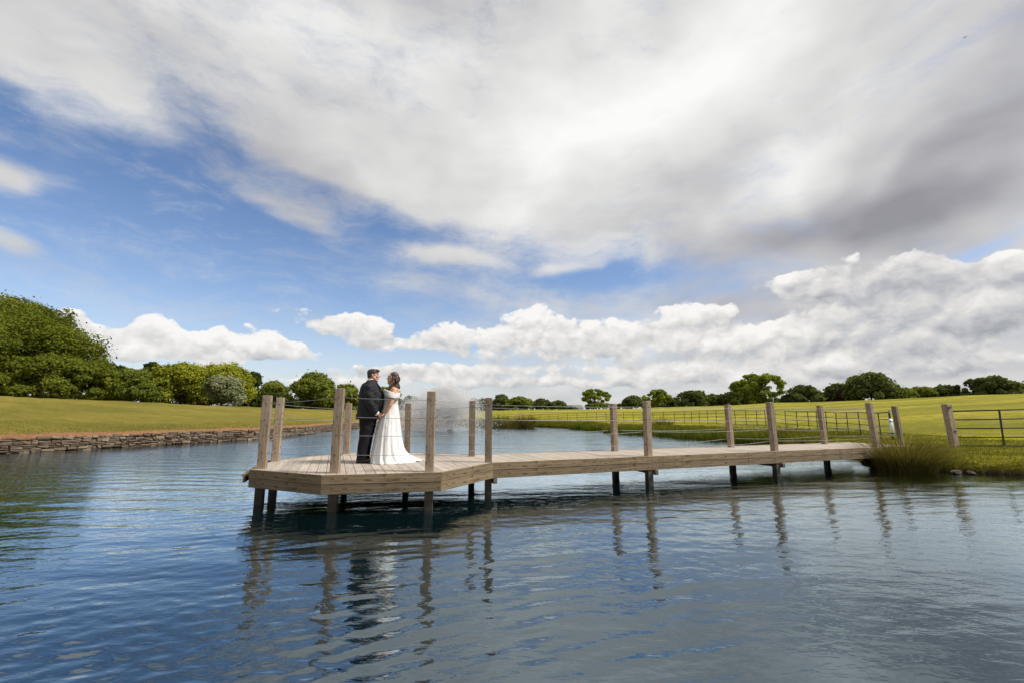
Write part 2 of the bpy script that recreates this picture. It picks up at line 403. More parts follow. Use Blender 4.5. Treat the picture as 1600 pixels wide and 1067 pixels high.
def leaf_mat(name, dark, light, trans=.35, tcol=(1.1, 1.15, .5)):
    def f(t, p):
        a = t.node('ShaderNodeAttribute', attribute_name='tint').outputs['Fac']
        t.n.remove(p)
        c = t.mix(a, dark, light)
        d = t.node('ShaderNodeBsdfDiffuse'); tr = t.node('ShaderNodeBsdfTranslucent'); t.put(d.inputs[0], c)
        t.put(tr.inputs[0], t.mix(1.0, c, tcol, 'MULTIPLY')); mx = t.node('ShaderNodeMixShader'); mx.inputs[0].default_value = trans
        t.l.new(d.outputs[0], mx.inputs[1]); t.l.new(tr.outputs[0], mx.inputs[2]); t.l.new(mx.outputs[0], t.o.inputs[0])
    return mat(name, f)
M['leaf_deep'] = leaf_mat('leaf_deep', (.05, .066, .010), (.185, .205, .028))
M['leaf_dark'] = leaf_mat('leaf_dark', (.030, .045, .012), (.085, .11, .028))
M['leaf_mid'] = leaf_mat('leaf_mid', (.085, .115, .020), (.235, .26, .048))
M['leaf_bright'] = leaf_mat('leaf_bright', (.135, .16, .016), (.37, .38, .045))
M['leaf_light'] = leaf_mat('leaf_light', (.12, .16, .025), (.30, .34, .06), .45)
M['leaf_far'] = leaf_mat('leaf_far', (.048, .068, .024), (.155, .18, .055))
M['leaf_brown'] = leaf_mat('leaf_brown', (.06, .045, .028), (.13, .09, .05))
M['leaf_haw'] = leaf_mat('leaf_haw', (.08, .11, .03), (.36, .36, .23), .2)
M['bark'] = plain('bark', (.06, .045, .034), .95, 0, .3, 3)
M['rush'] = leaf_mat('rush_blades', (.05, .06, .014), (.29, .22, .085), .3)
M['reed'] = leaf_mat('bank_reeds', (.045, .075, .012), (.17, .18, .03), .3)
M['blade'] = leaf_mat('grass_blades', (.07, .09, .012), (.24, .22, .04), .35)

# ------------------------------------------------------------------ pond outline, ground, water
rng = np.random.default_rng(7)
left_px = [(0,708),(120,702),(250,694.5),(400,686),(480,678),(530,671),(575,667),(620,664.5),(690,663.5),(745,664.5),(850,666.5),(905,669),(945,673),(1000,677),(1060,681),(1110,686),(1160,691),(1215,694),(1262,697)]
right_px = [(1320,712),(1352,727),(1400,733),(1480,737),(1540,739),(1600,742)]
B = [onz(*q)[:2] for q in left_px+right_px]
B += [(13.6, 8.5), (13.2, 4.5), (10.5, 1.2), (5, -.6), (0, -1.0), (-6, -1.0), (-13, .5), (-18.5, 4.5), (-21, 10), (-20.8, 14.5)]
B = np.array(B); PC = np.array((1.0, 15.5))
th = np.unwrap(np.arctan2(B[:,1]-PC[1], B[:,0]-PC[0])); rr = np.hypot(B[:,0]-PC[0], B[:,1]-PC[1])
thm = np.mod(th, 2*np.pi); o_ = np.argsort(thm)
tt = thm[o_]; rt = rr[o_]; tt3 = np.concatenate([tt-2*np.pi, tt, tt+2*np.pi]); rt3 = np.concatenate([rt, rt, rt])
def wob(a, seed, n, amp):
    g = np.random.default_rng(seed); s = 0
    for k in range(n): f = g.uniform(20, 160); s = s+np.sin(a*round(f)+g.uniform(0, 6.3))*amp/np.sqrt(n)
    return s
def shore_r(a):
    a = np.mod(a, 2*np.pi); r = np.interp(a, tt3, rt3)
    for q in (-.012, .012): r = r+np.interp(np.mod(a+q, 2*np.pi), tt3, rt3)
    r = r/3
    xx = PC[0]+r*np.cos(a); rough = np.clip((xx+4)/8, 0, 1)
    return r+wob(a, 3, 9, .10)*(.35+rough)
def height(x, y, d):
    """ground height at (x, y), d = metres outside the shore along the ray from the pond centre"""
    x, y, d = np.asarray(x, float), np.asarray(y, float), np.asarray(d, float)
    azd = np.degrees(np.arctan2(x, y)); px = 800+FPX*CP*np.tan(np.radians(np.clip(azd, -55, 55)))
    row = np.interp(px, [-100, 0, 160, 400, 530, 640, 760, 900, 1000, 1100, 1200, 1350, 1500, 1600, 1700], [626, 627, 630, 636.5, 640, 641.5, 641, 639.5, 637.5, 635, 631.5, 629, 626, 625, 624.5])
    crest = np.interp(px, [0, 400, 640, 900, 1100, 1600], [52, 78, 110, 125, 120, 105])
    zh = CAMZ+(HOR-row)*crest/FPX
    behind = np.clip((np.abs(azd)-60)/30, 0, 1); zh = zh*(1-behind)+1.3*behind
    cx = np.clip(crest-np.hypot(x, y)+d, 15, 200)
    left = np.clip((-3-x)/5, 0, 1)*np.clip((y-3)/6, 0, 1)
    bank = .62*left+.40*(1-left)
    ramp_l = np.clip(d/.02, 0, 1); ramp_r = 1-np.exp(-np.maximum(d, 0)/.55)
    q = np.clip(d/cx, 0, 1.0)
    base = bank*(ramp_l*left+ramp_r*(1-left))
    z = base+(zh-bank)*q**1.15
    z = z-np.clip(d-cx-5, 0, 60)*.02
    und = .05*np.sin(x*.35+1.3*np.sin(y*.21))*np.clip(d/6, 0, 1)+.02*np.sin(x*1.7+y*1.1)*np.clip(d/2, 0, 1)
    z = z+und
    return np.where(d < 0, np.maximum(-.7, -.08+d*1.0), z)
def ground_z(x, y):
    a = math.atan2(y-PC[1], x-PC[0]); d = math.hypot(x-PC[0], y-PC[1])-float(shore_r(np.array([a]))[0])
    return float(height(x, y, d))
def build_ground():
    ds = [-60, -2.5, -.8, -.3, -.1, 0, .03]; k = .08
    while ds[-1] < 2600: ds.append(ds[-1]+k); k = min(k*1.055, 200)
    ds = np.array(ds); n = 1500
    a = np.arange(n)*2*np.pi/n; r0 = shore_r(a)
    D = np.repeat(ds[:,None], n, 1); Rr = np.maximum(r0[None]+D, .5*(1+0*D)); Rr[0] = .5
    X = PC[0]+Rr*np.cos(a)[None]; Y = PC[1]+Rr*np.sin(a)[None]; Z = height(X, Y, D)
    Z += rng.normal(0, .012, Z.shape)*(D > .05)*(D < 30)
    X += rng.normal(0, .02, Z.shape)*(D > .1)*(D < 6)
    V = np.stack([X, Y, Z], -1).reshape(-1, 3); m = len(ds)
    i = np.arange(m-1)[:,None]*n; j = np.arange(n)[None]; j2 = (j+1) % n
    F = np.stack([i+j, i+j2, i+n+j2, i+n+j], -1).reshape(-1, 4)[:, ::-1]
    me = mesh_np('ground', V, F, True, D.ravel())
    o = link('ground', me, M['ground']); tag(o, kind='structure')
build_ground()

def build_water():
    q = .0052; r = np.exp(np.arange(0, math.log(78/1.0), q))*1.0; r = np.concatenate([[.02, .5], r])
    fine = np.arange(-66, 66, .235); coarse = np.arange(66, 294, 1.2); A = np.radians(np.concatenate([fine, coarse]))
    Rg, Ag = np.meshgrid(r, A, indexing='ij'); X = Rg*np.sin(Ag); Y = Rg*np.cos(Ag)
    sp = np.maximum(Rg*q, Rg*math.radians(.235)*.8)
    g = np.random.default_rng(11); H = np.zeros_like(X)
    fx, fy = -3.5, 42.0                                     # the fountain: ring waves spread from it
    rho = np.hypot(X-fx, Y-fy)
    patch = .62+.38*np.sin(X*.23+1.7*np.sin(Y*.19+.6))*np.cos(Y*.27-.9*np.sin(X*.31))
    # the water lies calmer towards the right foreground
    calm = 1-.55*np.clip((X+.8)/3.2, 0, 1)*np.clip((8.5-Y)/4.0, 0, 1)
    def add(lam, slope, H, ring=False, spread=.5, cal=1.0):
        kk = 2*np.pi/lam; fade = np.clip((lam/sp-3.0)/3.5, 0, 1)
        if not fade.any(): return H
        ph = g.uniform(0, 6.3)
        if ring: arg = kk*rho+1.3*np.sin(X*.35+ph)+.8*np.sin(Y*.5+X*.2)
        else:
            t = g.normal(0, spread)+.18; dx, dy = math.sin(t), -math.cos(t)
            arg = kk*(X*dx+Y*dy)+.9*np.sin((X*dy-Y*dx)*kk*.11+ph*2)
        mod = .5+.5*np.sin(X*g.uniform(.2, .9)+Y*g.uniform(.2, .9)+g.uniform(0, 6)) if lam < .7 else 1
        return H+slope/kk*np.sin(arg+ph)*fade*mod*(patch if lam < 1 else 1)*calm**cal
    for lam in np.geomspace(.30, 1.3, 14): H = add(lam*g.uniform(.93, 1.07), .015 if lam < .7 else .006, H, ring=True)
    for lam in np.geomspace(.30, 1.2, 16): H = add(lam*g.uniform(.93, 1.07), .018 if lam < .6 else .006, H, spread=.38)
    for lam in np.geomspace(.075, .30, 30): H = add(lam*g.uniform(.93, 1.07), .031, H, spread=.65, cal=1.6)
    V = np.stack([X, Y, H], -1).reshape(-1, 3); m, n = X.shape
    i = np.arange(m-1)[:,None]*n; j = np.arange(n)[None]; j2 = (j+1) % n
    F = np.stack([i+j, i+j2, i+n+j2, i+n+j], -1).reshape(-1, 4)
    o = link('water', mesh_np('water', V, F, True), M['water']); tag(o, kind='structure')
build_water()

def stone_wall():
    """dry stone revetment along the left shore"""
    lp = np.array([onz(*q)[:2] for q in left_px[:8]]); a0 = math.atan2(lp[-1][1]-PC[1], lp[-1][0]-PC[0]); a1 = math.atan2(7-PC[1], -20.5-PC[0])
    a = np.linspace(a0, a1+(2*math.pi if a1 < a0 else 0), 4000); r = shore_r(a)
    P = np.stack([PC[0]+r*np.cos(a), PC[1]+r*np.sin(a)], -1)
    L = np.concatenate([[0], np.cumsum(np.hypot(*np.diff(P, axis=0).T))]); tot = L[-1]
    root = empty('stone_wall', (-17, 22, 0)); tag(root, 'long low dry stone wall of brown rubble holding up the left bank at the water', 'wall')
    g = random.Random(5); V = []; F = []; T_ = []
    def pt(s): return np.array([np.interp(s, L, P[:,0]), np.interp(s, L, P[:,1])])
    z = -.12; row = 0
    while z < .56:
        h = g.uniform(.085, .16); s = g.uniform(0, .3)
        while s < tot:
            big = 1.0 if np.hypot(*pt(s)) < 30 else 1.5
            l = g.uniform(.13, .42)*big; hh = h*g.uniform(.7, 1.15)
            p0, p1 = pt(s+.012), pt(min(s+l-.012, tot)); d = p1-p0; ln = np.hypot(*d)+1e-6; d = d/ln
            nrm = np.array((PC-p0)); nrm = nrm/np.hypot(*nrm); out = g.uniform(.0, .09)+max(0, .5-z)*.12
            b = len(V); t = g.random()
            for zz_, ins in ((z+.008, .3), (z+hh*.5, 0), (z+hh-.008, .25)):
                for e, (q, o2) in enumerate(((p0, out), (p1, out), (p1, -.18), (p0, -.18))):
                    jx = g.uniform(-.018, .018); o3 = o2+g.uniform(-.03, .03)-(.045*ins if o2 > 0 else 0)
                    w_ = q+nrm*o3+d*(jx+(ins*.05 if e in (0, 3) else -ins*.05)); V.append((w_[0], w_[1], zz_+g.uniform(-.012, .012))); T_.append(t)
            for k in range(2):
                for e in range(4): f2 = (e+1) % 4; F.append((b+k*4+e, b+k*4+f2, b+k*4+4+f2, b+k*4+4+e))
            F.append((b+8, b+9, b+10, b+11)); s += l
        z += h*.97; row += 1
    V = np.array(V); 
    o = link('stone_facing', mesh_np('stone_facing', V, np.array(F), False, T_), M['stone'], root); o.location = -root.location
    mb = MB(); ss_ = np.linspace(0, tot, 260); vs = []
    for s in ss_:
        q = pt(s); nrm = PC-q; nrm = nrm/np.hypot(*nrm)
        for o2, zz_ in ((-.02, -.4), (-.02, .50), (-.3, .50), (-.3, -.4)): w_ = q+nrm*o2; vs.append((w_[0], w_[1], zz_))
    fs = [(i*4+e, i*4+(e+1) % 4, i*4+4+(e+1) % 4, i*4+4+e) for i in range(len(ss_)-1) for e in range(4)]
    mb.add(vs, fs); o = mb.build('wall_core', M['joint'], root); o.location = -root.location
stone_wall()

# ------------------------------------------------------------------ timber jetty
DZ = .58                                       # deck level above the water
U21 = Vector((math.cos(R(21)), math.sin(R(21)), 0)); N21 = Vector((-U21.y, U21.x, 0))
pp = {k: onz(*v, DZ) for k, v in dict(a=(409,732.5), b=(523,740), c=(671,738), d=(763,722), e=(737,712), f=(636,707.5), g=(541,708), h=(430,720)).items()}
jet = empty('jetty', (0, 0, 0)); tag(jet, 'weathered timber jetty with an eight sided platform and long boardwalk to the bank', 'jetty')
# walkway lines through the near and far rows of posts
dlin = pp['d']; elin = dlin+N21*1.42
def on_line(px, P0_, D_):
    r_ = ray(px, 700); t = (r_.x*P0_.y-r_.y*P0_.x)/(r_.y*D_.x-r_.x*D_.y); return Vector((P0_.x+D_.x*t, P0_.y+D_.y*t, DZ))
near = [on_line(x, dlin, U21) for x in (1012.5, 1210, 1370)]
far = [on_line(x, elin, U21) for x in (960.5, 1142.5, 1289.5, 1409)]
# outline of the decked area: octagon (posts pushed outwards) joined to the walkway
ctr = sum((pp[k] for k in 'abcdefgh'), Vector())/8
def outp(k, m=.17): v = pp[k]-ctr; v.z = 0; return pp[k]+v.normalized()*m
O8 = {k: outp(k) for k in 'abcdefgh'}
O8['a'] = onz(393, 733, DZ); O8['b'] = onz(504, 742, DZ); O8['c'] = onz(688, 737.5, DZ); O8['d'] = onz(769, 722.3, DZ)
w0 = O8['d']; endn = w0+U21*((near[-1]-w0).dot(U21)+1.55)
O8['e'] = w0+N21*1.78+U21*.05; endf = endn+N21*1.78
for k in 'abcd': v = Vector((pp[k].x, pp[k].y, 0)); pp[k] += v.normalized()*(.07 if k == 'd' else .15)
outline = [O8[k] for k in 'abcd']+[endn, endf]+[O8[k] for k in 'efgh']
# boards run across, square to the walkway; each is clipped to the outline
def clip_interval(s0):
    """interval of N21 coordinate covered by the outline at U21 coordinate s0"""
    hits = []
    for i in range(len(outline)):
        p, q = outline[i], outline[(i+1) % len(outline)]; a_, b_ = p.dot(U21)-s0, q.dot(U21)-s0
        if a_*b_ < 0: t = a_/(a_-b_); hits.append((p+(q-p)*t).dot(N21))
    return (min(hits), max(hits)) if len(hits) > 1 else None
V = []; F = []; T_ = []; g = random.Random(3)
s0 = min(p.dot(U21) for p in outline)+.004; s1 = max(p.dot(U21) for p in outline); bw, gap = .138, .008
while s0 < s1-.02:
    e_ = min(s0+bw, s1); A_ = clip_interval(s0+.002); B_ = clip_interval(e_-.002)
    if A_ and B_:
        t = g.random(); zt = DZ+g.uniform(-.0015, .0015); b = len(V)
        for z_ in (zt-.032, zt):
            for s_, n_ in ((s0, A_[0]), (e_, B_[0]), (e_, B_[1]), (s0, A_[1])):
                w_ = U21*s_+N21*n_; V.append((w_.x, w_.y, z_)); T_.append(t)
        F += [(b+4,b+5,b+6,b+7),(b,b+1,b+5,b+4),(b+1,b+2,b+6,b+5),(b+2,b+3,b+7,b+6),(b+3,b,b+4,b+7),(b+3,b+2,b+1,b)]
    s0 += bw+gap
link('decking', mesh_np('decking', np.array(V), np.array(F), False, T_), M['deck'], jet)
# fascia boards: two on top of one another on every outer edge
def fascia(p, q, ext=0.0):
    d = (q-p); L_ = d.length; d.normalize(); nrm = Vector((d.y, -d.x, 0)); ang = math.atan2(d.y, d.x)
    
    for i, (zc, hh, off) in enumerate(((-.066, .14, .017), (-.2125, .145, .012))):
        mb = MB(); n = max(1, round(L_/3.6)); x = -ext
        for k in range(n):
            l = (L_+2*ext)/n; mb.box((x+l/2, 0, 0), (l-.004, .03, hh), 0, bev=.004); x += l
        b = mb.build('fascia_board', M['fascia'], jet); b.rotation_euler = (0, 0, ang); b.location = p+nrm*off+Vector((0, 0, zc+.004))
ol = outline
for i in range(len(ol)):
    if i == 4: continue
    fascia(ol[i], ol[(i+1) % len(ol)], .012)
# low landing ledge on the far left side
d = (O8['h']-O8['a']).normalized(); nr = Vector((-d.y, d.x, 0)); c = O8['a']+(O8['h']-O8['a'])*.26+nr*.075
mb = MB(); mb.box((c.x, c.y, DZ-.085), ((O8['h']-O8['a']).length*.5, .13, .04), math.atan2(d.y, d.x), bev=.004); mb.box((c.x+nr.x*.03, c.y+nr.y*.03, DZ-.155), ((O8['h']-O8['a']).length*.5, .03, .10), math.atan2(d.y, d.x))
mb.build('landing_ledge', M['fascia'], jet)
# joists and cross beams beneath
mb = MB(); s = O8['a'].dot(U21)+.3
for n_ in (.35, .72, 1.07): 
    a_, b_ = w0+N21*n_-U21*2.6, endn+N21*n_; c = (a_+b_)/2; mb.box((c.x, c.y, DZ-.12), ((b_-a_).length, .05, .15), R(21))
for k_ in range(-2, 4):
    c = ctr+N21*(k_*.42-.2); mb.box((c.x, c.y, DZ-.125), (2.9-abs(k_-.5)*.25, .05, .15), R(21))
mb.build('joists', M['pile'], jet)
# posts with drilled holes and bolts; each goes on down as a pile
PW = .134
HT = dict(a=1.23, b=1.32, c=1.28, d=1.225, e=1.2, f=1.16, g=1.16, h=1.235)
posts = []
def post(p, h, rz, lean, pile=True, foot=1.25):
    mb = MB(); mb.box((0, 0, h/2-.02), (PW, PW, h+.04), 0, top=lean, bev=.007); o = mb.build('post', M['post'], jet); o.location = p; o.rotation_euler = (0, 0, rz)
    mb = MB(); mb.box((0, 0, -.045-foot/2), (PW*.98, PW*.98, foot), 0, top=(-lean[0]*.2, -lean[1]*.2), bev=.006); mb.build('pile', M['pile'], o)
    for fr in (.89, .66, .44, .21):
        MB().tube([(lean[0]*fr-PW/2-.008, 0, h*fr), (lean[0]*fr+PW/2+.008, 0, h*fr)], .010, 8).build('rope_eye', M['bolt'], o)
        MB().tube([(lean[0]*fr, -PW/2-.006, h*fr), (lean[0]*fr, -PW/2+.02, h*fr)], .009, 8).build('bolt_head', M['bolt'], o)
    posts.append((o, h, lean)); return o
LEAN = dict(a=(.0, 0), b=(.01, 0), c=(0, 0), d=(0, 0), e=(0, 0), f=(-.01, 0), g=(.0, 0), h=(.01, .0))
PO = {}
for k in 'abcdefgh': PO[k] = post(pp[k], HT[k], {'a': R(14), 'b': R(8), 'c': R(6), 'd': R(4), 'e': R(4), 'f': R(10), 'g': R(10), 'h': R(14)}[k], LEAN[k])
NL = [(.02, 0), (-.03, 0), (-.12, 0)]; FL = [(0, 0), (-.02, 0), (-.06, 0), (-.11, 0)]
PN = [post(p, 1.2+.01*i, R(21), NL[i]) for i, p in enumerate(near)]
PF = [post(p, 1.17, R(21), FL[i]) for i, p in enumerate(far)]
# packing beams under the walkway at each pair of piles
for a_, b_ in ((pp['d'], pp['e']), (near[0], far[0]), (near[1], far[1]), (near[2], far[2])):
    c = (a_+b_)/2; d = b_-a_; mb = MB(); q = U21*.10
    mb.box((c.x+q.x, c.y+q.y, DZ-.335), (d.length+.30, .07, .10), math.atan2(d.y, d.x)); mb.build('cross_beam', M['pile'], jet)
# wire ropes, four between neighbouring posts, each with its own sag
import itertools
def rope(A_, B_, slack, frs=(.89, .66, .44, .21)):
    (oa, ha, la), (ob, hb, lb) = [next(q for q in posts if q[0] is X_) for X_ in (A_, B_)]
    for i, fr in enumerate(frs):
        def pos(o, h, l): 
            v = Vector((l[0]*fr, l[1]*fr, h*fr)); return o.location+Matrix.Rotation(o.rotation_euler.z, 3, 'Z')@v
        a_, b_ = pos(oa, ha, la), pos(ob, hb, lb); n = 12; sg = slack[i] if isinstance(slack, (list, tuple)) else slack
        pts = [a_.lerp(b_, k/n)-Vector((0, 0, sg*4*(k/n)*(1-k/n))) for k in range(n+1)]
        MB().tube(pts, .0038, 5).build('wire_rope', M['rope'], jet, True)
for x, y, s in (('a','b',.012), ('b','c',.01), ('c','d',.014), ('e','f',.02), ('f','g',.015), ('g','h',.02)): rope(PO[x], PO[y], s)
rope(PO['h'], PO['a'], (.10, .13, .10, .08))
ch = [PO['d']]+PN
for x, y, s in zip(ch, ch[1:], ((.02,.03,.05,.02), (.03,.05,.03,.08), (.03,.03,.06,.03))): rope(x, y, s)
ch = [PO['e']]+PF
for x, y, s in zip(ch, ch[1:], ((.04,.02,.05,.03), (.02,.05,.04,.09), (.03,.03,.02,.05), (.02,.04,.02,.03))): rope(x, y, s)

# ------------------------------------------------------------------ estate fences on the right bank
def gpt(px, Y):
    p = at(px, 660, Y); return Vector((p.x, p.y, ground_z(p.x, p.y)))
def iron_fence(name, pts_, label, step, heavy_first=False, H_=1.12, nrail=5, lean=0.0, thick=1.0):
    root = empty(name, pts_[0]); tag(root, label, 'fence')
    seg = [(b-a).length for a, b in zip(pts_, pts_[1:])]; tot = sum(seg); n = max(1, round(tot/step)); P_ = []
    for k in range(n+1):
        s = tot*k/n; i = 0
        while i < len(seg)-1 and s > seg[i]: s -= seg[i]; i += 1
        p = pts_[i].lerp(pts_[i+1], min(1, s/seg[i])); P_.append(Vector((p.x, p.y, ground_z(p.x, p.y))))
    g = random.Random(len(label)); tops = []
    for i, p in enumerate(P_):
        w_ = .05 if (i == 0 and heavy_first) else .028*thick; l = (g.uniform(-.03, .03)+lean, g.uniform(-.02, .02))
        mb = MB(); mb.box((p.x, p.y, p.z+H_/2-.1), (w_, w_*.5 if w_ < .048 else w_, H_+.2), 0, top=l)
        if i == 0 and heavy_first: mb.ell((p.x+l[0], p.y+l[1], p.z+H_+.02), (.035, .035, .035), 8, 6)
        o = mb.build('fence_post', M['iron'], root); o.location = -root.location; tops.append(l)
    fr = [.98, .74, .50, .26, .04][:nrail]
    for f_ in fr:
        mb = MB(); mb.tube([Vector((p.x+l[0]*f_, p.y+l[1]*f_, p.z+H_*f_)) for p, l in zip(P_, tops)], .0125*thick if f_ < .9 else .015*thick, 6)
        o = mb.build('fence_rail', M['iron'], root); o.location = -root.location
    return root, P_
fl = [gpt(1392, 18.3), gpt(1345, 21.5), gpt(1262, 27.5), gpt(1180, 33.5), gpt(1065, 43), gpt(940, 50.5), gpt(790, 57), gpt(740, 59)]
ironf, fp = iron_fence('iron_fence', fl, 'long black estate fence of thin bars following the far bank behind the jetty', 1.17, True, thick=1.35)
fr_ = [gpt(1484, 14.9), gpt(1552, 14.2), Vector((17.0, 13.2, 0)), Vector((20.5, 12.6, 0)), Vector((26, 12.4, 0))]
rf, rp = iron_fence('iron_fence', fr_, 'short run of black estate fence right of the lone timber post', 1.15, True, 1.14, thick=1.6)
p = gpt(1487, 14.5); gp = empty('timber_post', p, R(10)); tag(gp, 'lone weathered timber post standing where the right hand iron fence begins', 'post')
mb = MB(); mb.box((0, 0, .52), (.20, .17, 1.62), 0, top=(-.11, 0), bev=.01); mb.build('shaft', M['post'], gp)
mb = MB(); mb.tube([(-.19, -.10, 1.22), (-.08, -.10, 1.24)], .025, 8); mb.tube([(-.09, -.09, .5), (.02, -.10, .5)], .016, 6); mb.build('hinge_iron', M['bolt'], gp)
# life ring hung on the fence end post, seen almost edge on
fp0 = fp[0]; q_ = at(1393.5, 668, 17.9); lr = empty('life_ring', (q_.x, q_.y, fp0.z+.52), R(50)); tag(lr, 'white life ring with blue bands hung on the fence end by the boardwalk', 'life ring')
def torus_arc(a0, a1, Rr, r, n):
    pts = []; rings = []
    for i in range(n+1):
        a = a0+(a1-a0)*i/n; c = Vector((math.cos(a)*Rr, 0, math.sin(a)*Rr)); e = c.normalized()
        rings.append((c, e*r, Vector((0, r*1.1, 0))))
    return rings
M['buoy'] = plain('buoy_shell', (.72, .73, .74), .4, 0, .08); M['band'] = plain('buoy_band', (.03, .12, .42), .5); M['cord'] = plain('buoy_cord', (.55, .52, .45), .8)
MB().loft(torus_arc(0, 2*math.pi, .29, .052, 40), 14, False).build('ring', M['buoy'], lr, True)
for k in range(4): MB().loft(torus_arc(R(45+90*k-8), R(45+90*k+8), .29, .056, 6), 14, False).build('band', M['band'], lr, True)
MB().tube([(-.02, -.09, .36), (-.06, -.10, .5), (-.03, .12, .66)], .010, 6).build('cord', M['cord'], lr, True)
MB().tube([(.3*math.cos(t_*.4-1.9), -.10-.01*t_, .3*math.sin(t_*.4-1.9)-.05*math.sin(t_)) for t_ in range(8)], .012, 6).build('cord', M['cord'], lr, True)

# ------------------------------------------------------------------ the couple
M['skin_m'] = plain('skin_ruddy', (.50, .27, .19), .5, 0, .05); M['skin_w'] = plain('skin_tanned', (.56, .31, .20), .5, 0, .05)
M['suit'] = plain('suit_cloth', (.010, .0105, .015), .75, 0, .2, 60, .3); M['trouser'] = plain('trouser_cloth', (.006, .006, .008), .85, 0, .2, 60, .25)
M['shirt'] = plain('white_shirt', (.75, .75, .76), .7); M['shoe'] = plain('black_leather', (.008, .008, .009), .22)
M['hair_m'] = plain('dark_hair', (.022, .014, .010), .6, 0, .4, 60); 
def hair_f(t, p):
    O = obj_coord(t); n = t.noise(t.vm('MULTIPLY', O, (60, 40, 9)), 1, 3, .6, 1.0)
    setp(t, p, Base_Color=t.mix(t.ss(n, .35, .68), (.020, .011, .007), (.10, .052, .027)), Roughness=.5); bump(t, n, .8, .01)
M['hair_w'] = mat('brown_hair', hair_f)
def lace_f(t, p):
    O = obj_coord(t); n = t.noise(O, 45, 3, .7); setp(t, p, Base_Color=t.mix(t.ss(n, .4, .6), (.42, .40, .385), (.70, .69, .68)), Roughness=.75); bump(t, n, .8, .01)
M['lace'] = mat('white_lace', lace_f)
def tulle_f(t, p):
    O = obj_coord(t); n = t.noise(t.vm('MULTIPLY', O, (14, 14, 1.5)), 1.5, 4, .6, .4); setp(t, p, Base_Color=t.mix(t.ss(n, .3, .7), (.58, .575, .585), (.75, .745, .74)), Roughness=.8); p.inputs['Subsurface Weight'].default_value = 0; bump(t, n, .6, .03)
M['tulle'] = mat('white_tulle', tulle_f)
M['eye'] = plain('eye_dark', (.02, .015, .012), .3); M['lip'] = plain('lips', (.42, .12, .11), .5); M['brow'] = plain('eyebrow', (.03, .018, .012), .8)
M['sole'] = plain('shoe_sole', (.015, .012, .01), .7)

def hand(mb, wrist, palm, fdir, ndir, curl, L_=.185, side=1):
    """palm with four unequal bent fingers and a thumb from the side of the palm"""
    w, p_ = Vector(wrist), Vector(palm); f = Vector(fdir).normalized(); n = Vector(ndir).normalized(); s_ = f.cross(n).normalized()*side
    k = w+(p_-w)*1.0
    mb.loft([(w, s_*.026, n*.019), (w.lerp(k, .5), s_*.036, n*.017), (k, s_*.041, n*.014)], 12)
    for i, (o, l) in enumerate(((-.030, .86), (-.010, 1.0), (.010, .94), (.029, .74))):
        b = k-f*.012+s_*o; pts = [b]; d = f.copy(); seg = L_*.5*l
        for j, (fr, c) in enumerate(((.42, curl*.8), (.32, curl), (.26, curl*.9))):
            d = (d*math.cos(c)+n*math.sin(c)).normalized(); n2 = d; pts.append(pts[-1]+d*seg*fr)
        mb.tube(pts, [.0095, .009, .008, .0065], 8)
    t0 = w.lerp(k, .35)-s_*.028; td = (f*.6-s_*.7+n*.45).normalized(); mb.tube([t0, t0+td*.035, t0+td*.035+(f*.8+n*.5).normalized()*.034, t0+td*.035+(f*.8+n*.6).normalized()*.058], [.014, .0115, .0105, .008], 8)

base_m = onz(566, 722.3, DZ); RZ = R(12)
man = empty('person', base_m, RZ); tag(man, 'groom in a black suit facing right, holding hands with the bride', 'person')
# body: head, neck, trunk, arms to the hands, legs, fused to one skin
b = MB()
b.ell((.118, 0, 1.672), (.100, .078, .112)); b.ell((.165, 0, 1.625), (.066, .062, .085)); b.ell((.185, 0, 1.558), (.042, .045, .030)); b.ell((.150, 0, 1.565), (.062, .058, .045))
b.tube([(.222, 0, 1.675), (.246, 0, 1.640), (.250, 0, 1.626)], [.010, .014, .013], 8); b.ell((.232, 0, 1.626), (.014, .019, .009))
b.ell((.205, 0, 1.700), (.020, .052, .012)); b.ell((.214, 0, 1.594), (.014, .026, .008)); b.ell((.211, 0, 1.581), (.013, .023, .008))
for s_ in (-1, 1): b.ell((.195, s_*.045, 1.640), (.026, .022, .026)); b.ell((.118, s_*.083, 1.650), (.018, .011, .033)); b.ell((.150, s_*.05, 1.60), (.04, .03, .05))
b.loft([((.105, 0, 1.66), (.065, 0, 0), (0, .062, 0)), ((.095, 0, 1.58), (.072, 0, 0), (0, .07, 0)), ((.07, 0, 1.52), (.085, 0, 0), (0, .10, 0)), ((.06, 0, 1.45), (.10, 0, 0), (0, .17, 0)),
        ((.09, 0, 1.25), (.16, 0, 0), (0, .19, 0)), ((.10, 0, 1.05), (.18, 0, 0), (0, .18, 0)), ((.06, 0, .88), (.13, 0, 0), (0, .17, 0)), ((.05, 0, .80), (.10, 0, 0), (0, .15, 0))], 18)
for s_, wr, pa in ((-1, (.265, -.215, .905), (.325, -.165, .868)), (1, (.265, .205, .915), (.325, .150, .880))):
    b.tube([(.07, s_*.19, 1.44), (.10, s_*.255, 1.25), (.13, s_*.275, 1.09), (.20, s_*.25, .98), wr], [.07, .06, .048, .04, .027], 10)
    hand(b, wr, pa, (.75, -s_*.35, -.6), (.35, -s_*.75, -.3), .75, .19, s_)
    b.tube([(.05, s_*.10, .84), (.03, s_*.105, .46), (.0, s_*.11, .10)], [.085, .055, .04], 10)
b.remesh('body', M['skin_m'], man, .0052, 3)
